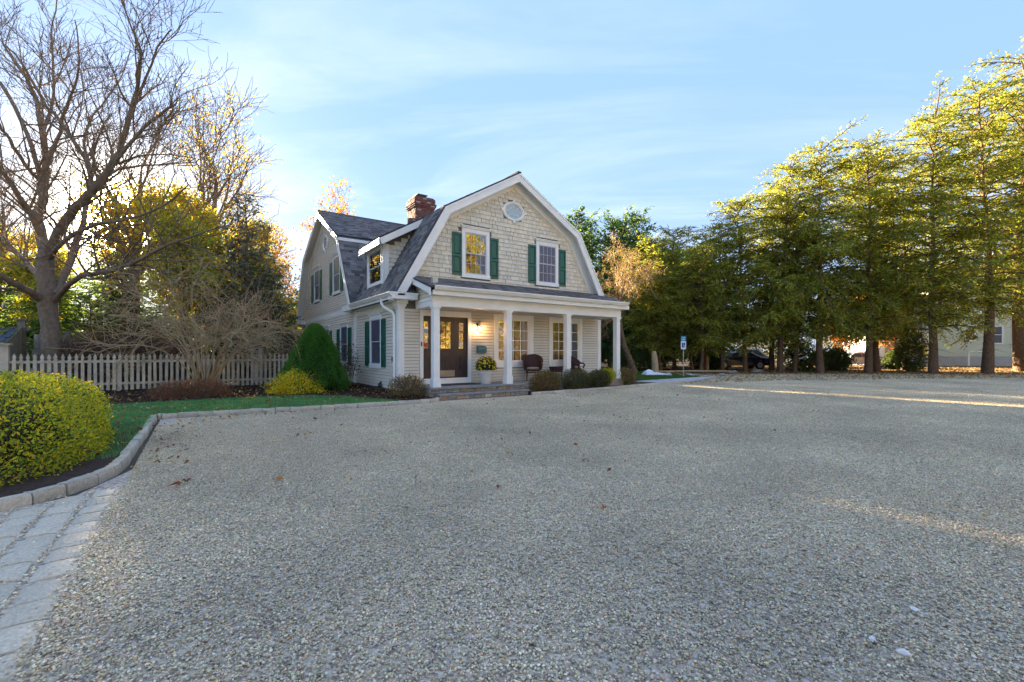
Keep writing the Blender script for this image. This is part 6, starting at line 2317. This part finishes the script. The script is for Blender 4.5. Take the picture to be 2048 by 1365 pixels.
# ================================================================== ODDS AND ENDS ON THE RIGHT
tp_ = thing('white_tarp', 'crumpled white plastic tarp lying on the grass behind the sign', 'tarp', (16.6, 4.6, .03), R(-30))
r6 = np.random.default_rng(5)
nx, ny = 18, 10
vs, fs = [], []
for i in range(nx + 1):
    for j in range(ny + 1):
        x, y = (i / nx - .5) * 1.7, (j / ny - .5) * .9
        hgt = .24 * math.exp(-((x + .55) / .55) ** 2) * math.exp(-(y / .4) ** 2) + .05 * math.sin(9 * x + 3 * y) * math.cos(7 * y) + .06 + r6.normal() * .018
        hgt *= 1 if 0 < i < nx and 0 < j < ny else .2
        vs.append((x, y * (1 - .5 * i / nx), max(hgt, 0)))
for i in range(nx):
    for j in range(ny):
        a = i * (ny + 1) + j
        fs.append((a, a + ny + 1, a + ny + 2, a + 1))
MB().add(vs, fs).build('sheet', M['tarp'], tp_)
lg = thing('upright_log', 'short broken log standing upright behind the grass near the parking sign', 'log', (18.5, 6.2, 0))
q = MB()
q.tube([(0, 0, 0), (-.03, 0, .5), (-.06, .02, 1.0), (-.12, .03, 1.45)], [.24, .20, .20, .13], 10)
q.build('trunk', M['twig'], lg, smooth=True)
rr_ = thing('wooden_rail', 'long pale fallen wooden rail lying on stones at the edge of the gravel', 'rail', (21.3, 5.0, .12), math.atan2(-2.2, 3.6))
q = MB()
q.tube([(-2.6, 0, .0), (0, 0, .02), (2.6, 0, .0)], [.05, .06, .045], 6)
q.build('pole', M['twig'], rr_)
for i, (x, y, s_, lb) in enumerate(((17.6, 3.1, .34, 'flat grey stone at the foot of the parking sign kerb'), (23.3, 3.7, .42, 'larger flat pale stone under the right end of the fallen rail'), (19.6, 2.3, .32, 'flat pale stone lying alone on the gravel right of the sign'), (19.2, 5.8, .3, 'grey stone under the left end of the fallen rail'),
                                    (25.5, 3.2, .5, 'mossy boulder at the foot of the hemlock before the blue car'), (16.4, 3.6, .25, 'small stone beside the white tarp'))):
    q = MB()
    vv = ICO_V * np.array([[s_, s_ * .7, s_ * .32]]) * (1 + r6.normal(size=(12, 1)) * .12)
    q.add(vv.tolist(), ICO_F.tolist(), (1.2, 1.15, 1.05))
    q.build('flat_stone', pm('grey_boulder', (.30, .28, .25), .9, bump=.5), label=lb, cat='stone', loc=(x, y, s_ * .18), group='stones by the edge of the gravel')
rp_ = thing('hydrant_post', 'rust red upright post with a pale board leaning beside it between the trunks', 'post', (25.0, 6.9, 0))
MB().box(-.10, .10, -.10, .10, 0, 1.55).build('post', pm('rusty_post', (.20, .07, .04), .9, bump=.5), rp_)
q = MB()
q.tube([(.42, -.05, 0), (.42, -.05, .55), (.40, -.05, 1.15)], [.13, .13, .09], 8)
q.build('pale_board', M['twig'], rp_)

# stone garden post / bird shelter behind the pickets
gp = thing('stone_garden_post', 'small stone garden shelter with a slate gable roof behind the picket fence', 'garden ornament', (-3.62, 11.3, 0), R(-20))
q = MB()
core_ = q.box(-.21, .21, -.21, .21, 0, 1.62).build('stone_core', M['mortar'], gp)
z = .02
while z < 1.58:
    for s_ in range(2):
        x0 = -.24 + .0
        w1 = r6.uniform(.16, .32)
        for a, b in ((x0, x0 + w1), (x0 + w1, .24)):
            MB().box(a + .004, b - .004, -.245, -.205, z + .004, z + .115, tuple(np.array(SC_[r6.integers(0, 6)]) * 1.2)).build('stone', M['stone'], core_, color=True)
        break
    z += .12
q = MB()
q.ext([(-.42, -.34, 1.66), (0, -.34, 1.92), (.42, -.34, 1.66), (.42, -.34, 1.62), (0, -.34, 1.87), (-.42, -.34, 1.62)], (0, .68, 0))
q.build('roof', M['oldwood'], gp)
q = MB()
q.box(-.09, .09, -.252, -.206, 1.30, 1.55)
q.build('opening', M['black'], gp)

# white shed at the left edge
sh = thing('white_shed', 'small white shed with blue grey standing seam roof at the far left edge', 'shed', (-15.6, 25.5, 0), R(-20))
MB().box(-1.7, 1.7, -1.2, 1.2, 0, 2.1).build('wall', M['white'], sh)
q = MB()
q.ext([(-2.0, -1.5, 2.05), (-2.0, 0, 2.85), (-2.0, 1.5, 2.05), (-2.0, 1.5, 1.98), (-2.0, 0, 2.77), (-2.0, -1.5, 1.98)], (4.0, 0, 0))
for i in range(11):
    x = -2.0 + .4 * i
    q.ext([(x - .015, -1.5, 2.05), (x - .015, 0, 2.85), (x - .015, 0, 2.89), (x - .015, -1.5, 2.09)], (.03, 0, 0))
q.build('roof', pm('blue_metal_roof', (.10, .12, .19), .4, metal=.3), sh)
MB().box(-.5, .3, -1.24, -1.2, 0, 1.9).build('door', M['oldwood'], sh)
s3 = thing('grey_roofed_house', 'house with a grey roof barely seen between the evergreens behind the big tree', 'house', (-20.5, 42, 0), R(10))
MB().box(-4, 4, -3, 3, 0, 4.2).build('wall', M['oldwood'], s3)
q = MB()
q.ext([(-4.4, -3.4, 4.1), (-4.4, 0, 6.4), (-4.4, 3.4, 4.1), (-4.4, 3.4, 4.0), (-4.4, 0, 6.3), (-4.4, -3.4, 4.0)], (8.8, 0, 0))
q.build('roof', M['bluestone'], s3)

# ================================================================== NEIGHBOUR HOUSES
M['palegreen'] = pm('pale_green_siding', (.58, .61, .47), .6, var=.05)
M['pink'] = pm('pink_shingles', (.46, .30, .25), .7, var=.2, vs=9)
M['nroof'] = pm('grey_house_roof', (.13, .12, .12), .9, var=.2)


def lap(mb, x0, x1, z0, z1, y, step=.2):
    z = z0
    while z < z1 - .02:
        mb.add([(x0, y - .035, z), (x1, y - .035, z), (x1, y - .008, z + step), (x0, y - .008, z + step), (x0, y, z), (x1, y, z)], [(0, 1, 2, 3), (4, 5, 1, 0)])
        z += step


def nwindow(parent, x0, x1, z0, z1, y, mullion=True):
    q = MB()
    t_ = .12
    q.box(x0 - t_, x0, y - .08, y, z0 - t_, z1 + t_)
    q.box(x1, x1 + t_, y - .08, y, z0 - t_, z1 + t_)
    q.box(x0, x1, y - .08, y, z1, z1 + t_)
    q.box(x0, x1, y - .08, y, z0 - t_, z0)
    q.box(x0, x1, y - .06, y, (z0 + z1) / 2 - .03, (z0 + z1) / 2 + .03)
    o = q.build('window', M['white'], parent)
    for a, b in ((z0, (z0 + z1) / 2 - .03), ((z0 + z1) / 2 + .03, z1)):
        MB().box(x0, x1, y - .03, y - .02, a, b).build('pane', M['screen'], o)


yaw = R(-35)
gh = thing('green_sided_house', 'pale green clapboard house with light foundation behind the hemlocks at the right', 'house', (58.5, -2.8, 0), R(-50))
MB().box(-4.8, 1.9, 0, 9, 0, .95).build('foundation', M['concrete'], gh)
MB().box(-4.8, 1.9, .03, 9, .95, 7.6).build('wall', M['palegreen'], gh)
q = MB()
lap(q, -4.8, 1.9, .97, 7.5, .02, .21)
q.build('siding_boards', M['palegreen'], gh, kind='stuff')
q = MB()
q.box(1.78, 1.98, -.06, .1, .95, 7.6)
q.box(-4.9, -4.7, -.06, .1, .95, 7.6)
q.build('corner_board', M['white'], gh)
nwindow(gh, -1.9, -1.2, 2.6, 3.6, -.02)
nwindow(gh, .0, 1.0, 2.3, 3.9, -.02)
nwindow(gh, -.6, .3, 5.0, 6.3, -.02)
q = MB()
q.ext([(-5.2, -.5, 7.5), (-5.2, 4.5, 11.2), (-5.2, 9.5, 7.5), (-5.2, 9.5, 7.35), (-5.2, 4.5, 11.05), (-5.2, -.5, 7.35)], (7.5, 0, 0))
q.build('roof', M['nroof'], gh)
q = MB()
q.box(-2.4, -2.28, -1.3, -1.2, 0, 1.5)
q.box(-2.4, -1.0, -1.3, -1.2, 1.4, 1.5)
q.build('railing', M['white'], gh)
wh = thing('white_pink_house', 'white trimmed house with pink shingle bands and paired windows at the right edge', 'house', (63.8, -7.6, 0), R(-50))
MB().box(-2.6, 9, 0, 9, 0, 1.3).build('foundation', M['concrete'], wh)
MB().box(-2.6, 9, .03, 9, 1.3, 9.4).build('wall', M['pink'], wh)
q = MB()
lap(q, -2.6, 9, 1.3, 2.6, .02, .16)
lap(q, -2.6, 9, 5.2, 6.8, .02, .16)
q.build('shingle_courses', M['pink'], wh, kind='stuff')
q = MB()
q.box(-2.6, 9, -.06, .02, 2.6, 5.2)
q.box(-2.6, 9, -.06, .02, 6.8, 7.1)
q.box(-2.7, -2.4, -.08, .1, 1.3, 9.4)
q.build('white_band', M['white'], wh)
for x in (-1.0, .9, 4.0, 5.9):
    nwindow(wh, x, x + 1.3, 2.9, 4.8, -.07)
    nwindow(wh, x, x + 1.3, 7.3, 8.9, .02)
q = MB()
q.ext([(-3.1, -.6, 9.3), (-3.1, 4.5, 12.6), (-3.1, 9.6, 9.3), (-3.1, 9.6, 9.1), (-3.1, 4.5, 12.4), (-3.1, -.6, 9.1)], (13, 0, 0))
q.build('roof', M['nroof'], wh)
ph = thing('pink_shingle_cottage', 'low white and pink shingled bay between the crossing trunks and the pale green house', 'house', (52.5, 1.3, 0), R(-50))
MB().box(-4.0, 1.7, 0, 6, 0, .9).build('foundation', M['concrete'], ph)
MB().box(-4.0, 1.7, .03, 6, .9, 5.4).build('wall', M['white'], ph)
q = MB()
lap(q, -2.6, .9, .95, 2.3, -.01, .17)
q.build('shingle_courses', M['pink'], ph, kind='stuff')
nwindow(ph, -2.2, -1.2, 2.7, 4.2, -.02)
nwindow(ph, -.5, .5, 2.7, 4.2, -.02)
q = MB()
q.ext([(-4.3, -.4, 5.3), (-4.3, 3, 7.4), (-4.3, 6.4, 5.3), (-4.3, 6.4, 5.2), (-4.3, 3, 7.3), (-4.3, -.4, 5.2)], (6.4, 0, 0))
q.build('roof', M['nroof'], ph)

# ================================================================== PARKED CARS
def car(name, label, loc, rot, paint, suv=True):
    t = thing(name, label, 'car', loc, rot, 'cars parked behind the hemlocks')
    L, W = 4.6, 1.8
    H = 1.75 if suv else 1.42
    z0, bel = .32, (1.02 if suv else .92)
    side = [(-2.3, .45), (-2.25, bel - .28), (-2.1, bel - .12), (-1.15, bel - .02), (-.55, H - .06), (-.2, H), (1.35 if suv else .8, H - .02), (1.95 if suv else 1.55, bel + .10), (2.25, bel - .02), (2.3, .5), (2.2, z0), (-2.2, z0)]
    xs = [-1.0, -.88, -.62, .62, .88, 1.0]
    q = MB()
    n = len(side)
    secs = []
    for k_, w_ in enumerate((-W / 2, -W / 2 + .10, W / 2 - .10, W / 2)):
        out_ = abs(w_) > W / 2 - .05
        sec = []
        for x, z in side:
            zz_ = z - (.06 if out_ and z > .6 else 0)
            inn = max(0, z - bel) * .32
            y = w_ - math.copysign(inn, w_)
            sec.append((x * (.985 if out_ else 1), y, zz_))
        secs.append(sec)
    vs = [v_ for s_ in secs for v_ in s_]
    fs = []
    for k_ in range(3):
        for i in range(n):
            fs.append((k_ * n + i, k_ * n + (i + 1) % n, (k_ + 1) * n + (i + 1) % n, (k_ + 1) * n + i))
    fs.append(tuple(range(n - 1, -1, -1)))
    fs.append(tuple(3 * n + i for i in range(n)))
    q.add(vs, fs)
    q.build('body', M[paint], t)
    for sy in (-1, 1):
        g = MB()
        inn = lambda z: W / 2 - max(0, z - bel) * .32 + .008
        for x0, x1, x2, x3 in ((-1.02, -.52, -.02, -.02), (.04, .04, .72, .72), (.78, .78, 1.22 if suv else .8, 1.72 if suv else 1.25)):
            za, zb_ = bel + .04, H - .16
            p_ = [(x0, sy * inn(za), za), (x3, sy * inn(za), za), (x2, sy * inn(zb_), zb_), (x1, sy * inn(zb_), zb_)]
            g.ext(p_, (0, sy * .006, 0))
        g.build('side_window', M['screen'], t)
        for x in (-1.42, 1.42):
            wl_ = MB()
            k0 = len(wl_.v)
            wl_.lathe([(.33, -.11), (.35, -.09), (.35, .09), (.33, .11), (.0, .11)], (0, 0, 0), 20)
            wl_.v = [(x + a, sy * (W / 2 - .10) + c_, .35 + b) for a, b, c_ in wl_.v]
            wo = wl_.build('wheel', M['black'], t, smooth=True)
            rm_ = MB()
            rm_.lathe([(.0, 0), (.21, 0), (.22, .015), (.0, .03)], (0, 0, 0), 14)
            rm_.v = [(x + a, sy * (W / 2 + .012) + c_ * sy, .35 + b) for a, b, c_ in rm_.v]
            rm_.build('rim', M['galv'], wo)
        MB().box(-2.29, -2.15, sy * .55 - .18, sy * .55 + .18, bel - .34, bel - .20).build('headlight', M['signwhite'], t)
        MB().box(2.22, 2.31, sy * .72 - .10, sy * .72 + .10, bel - .30, bel - .06).build('tail_light', pm('tail_red', (.3, .01, .01), .3), t)
    g = MB()
    g.add([(-1.12, -.70, bel + .02), (-1.12, .70, bel + .02), (-.58, .60, H - .08), (-.58, -.60, H - .08)], [(0, 3, 2, 1)])
    g.v = [(a - .02, b, c_ + .02) for a, b, c_ in g.v]
    g.build('windscreen', M['screen'], t)
    g = MB()
    for sy in (-1, 1):
        g.box(-.95, -.78, sy * (W / 2 + .02), sy * (W / 2 + .16), bel + .02, bel + .14)
    g.build('mirror', M[paint], t)
    return t


M['carwhite'] = pm('white_car_paint', (.72, .71, .68), .25, var=.02, spec=.6)
M['carblue'] = pm('dark_blue_car_paint', (.02, .028, .07), .22, var=.02, spec=.7)
M['cargrey'] = pm('silver_car_paint', (.38, .40, .42), .25, var=.02, spec=.6)
car('parked_car', 'dark blue car parked behind the hemlock trunks, its front end showing', (30.4, 7.3, 0), R(-38), 'carblue', False)
car('parked_car', 'white sport utility vehicle parked beyond the dark blue car', (34.6, 9.3, 0), R(-38), 'carwhite', True)
car('parked_car', 'silver car parked farther right behind the thick straight hemlock', (39.5, 5.0, 0), R(-48), 'cargrey', False)
car('parked_car', 'white car parked behind the hemlocks in front of the pink shingled bay', (43.8, 3.4, 0), R(-48), 'carwhite', False)
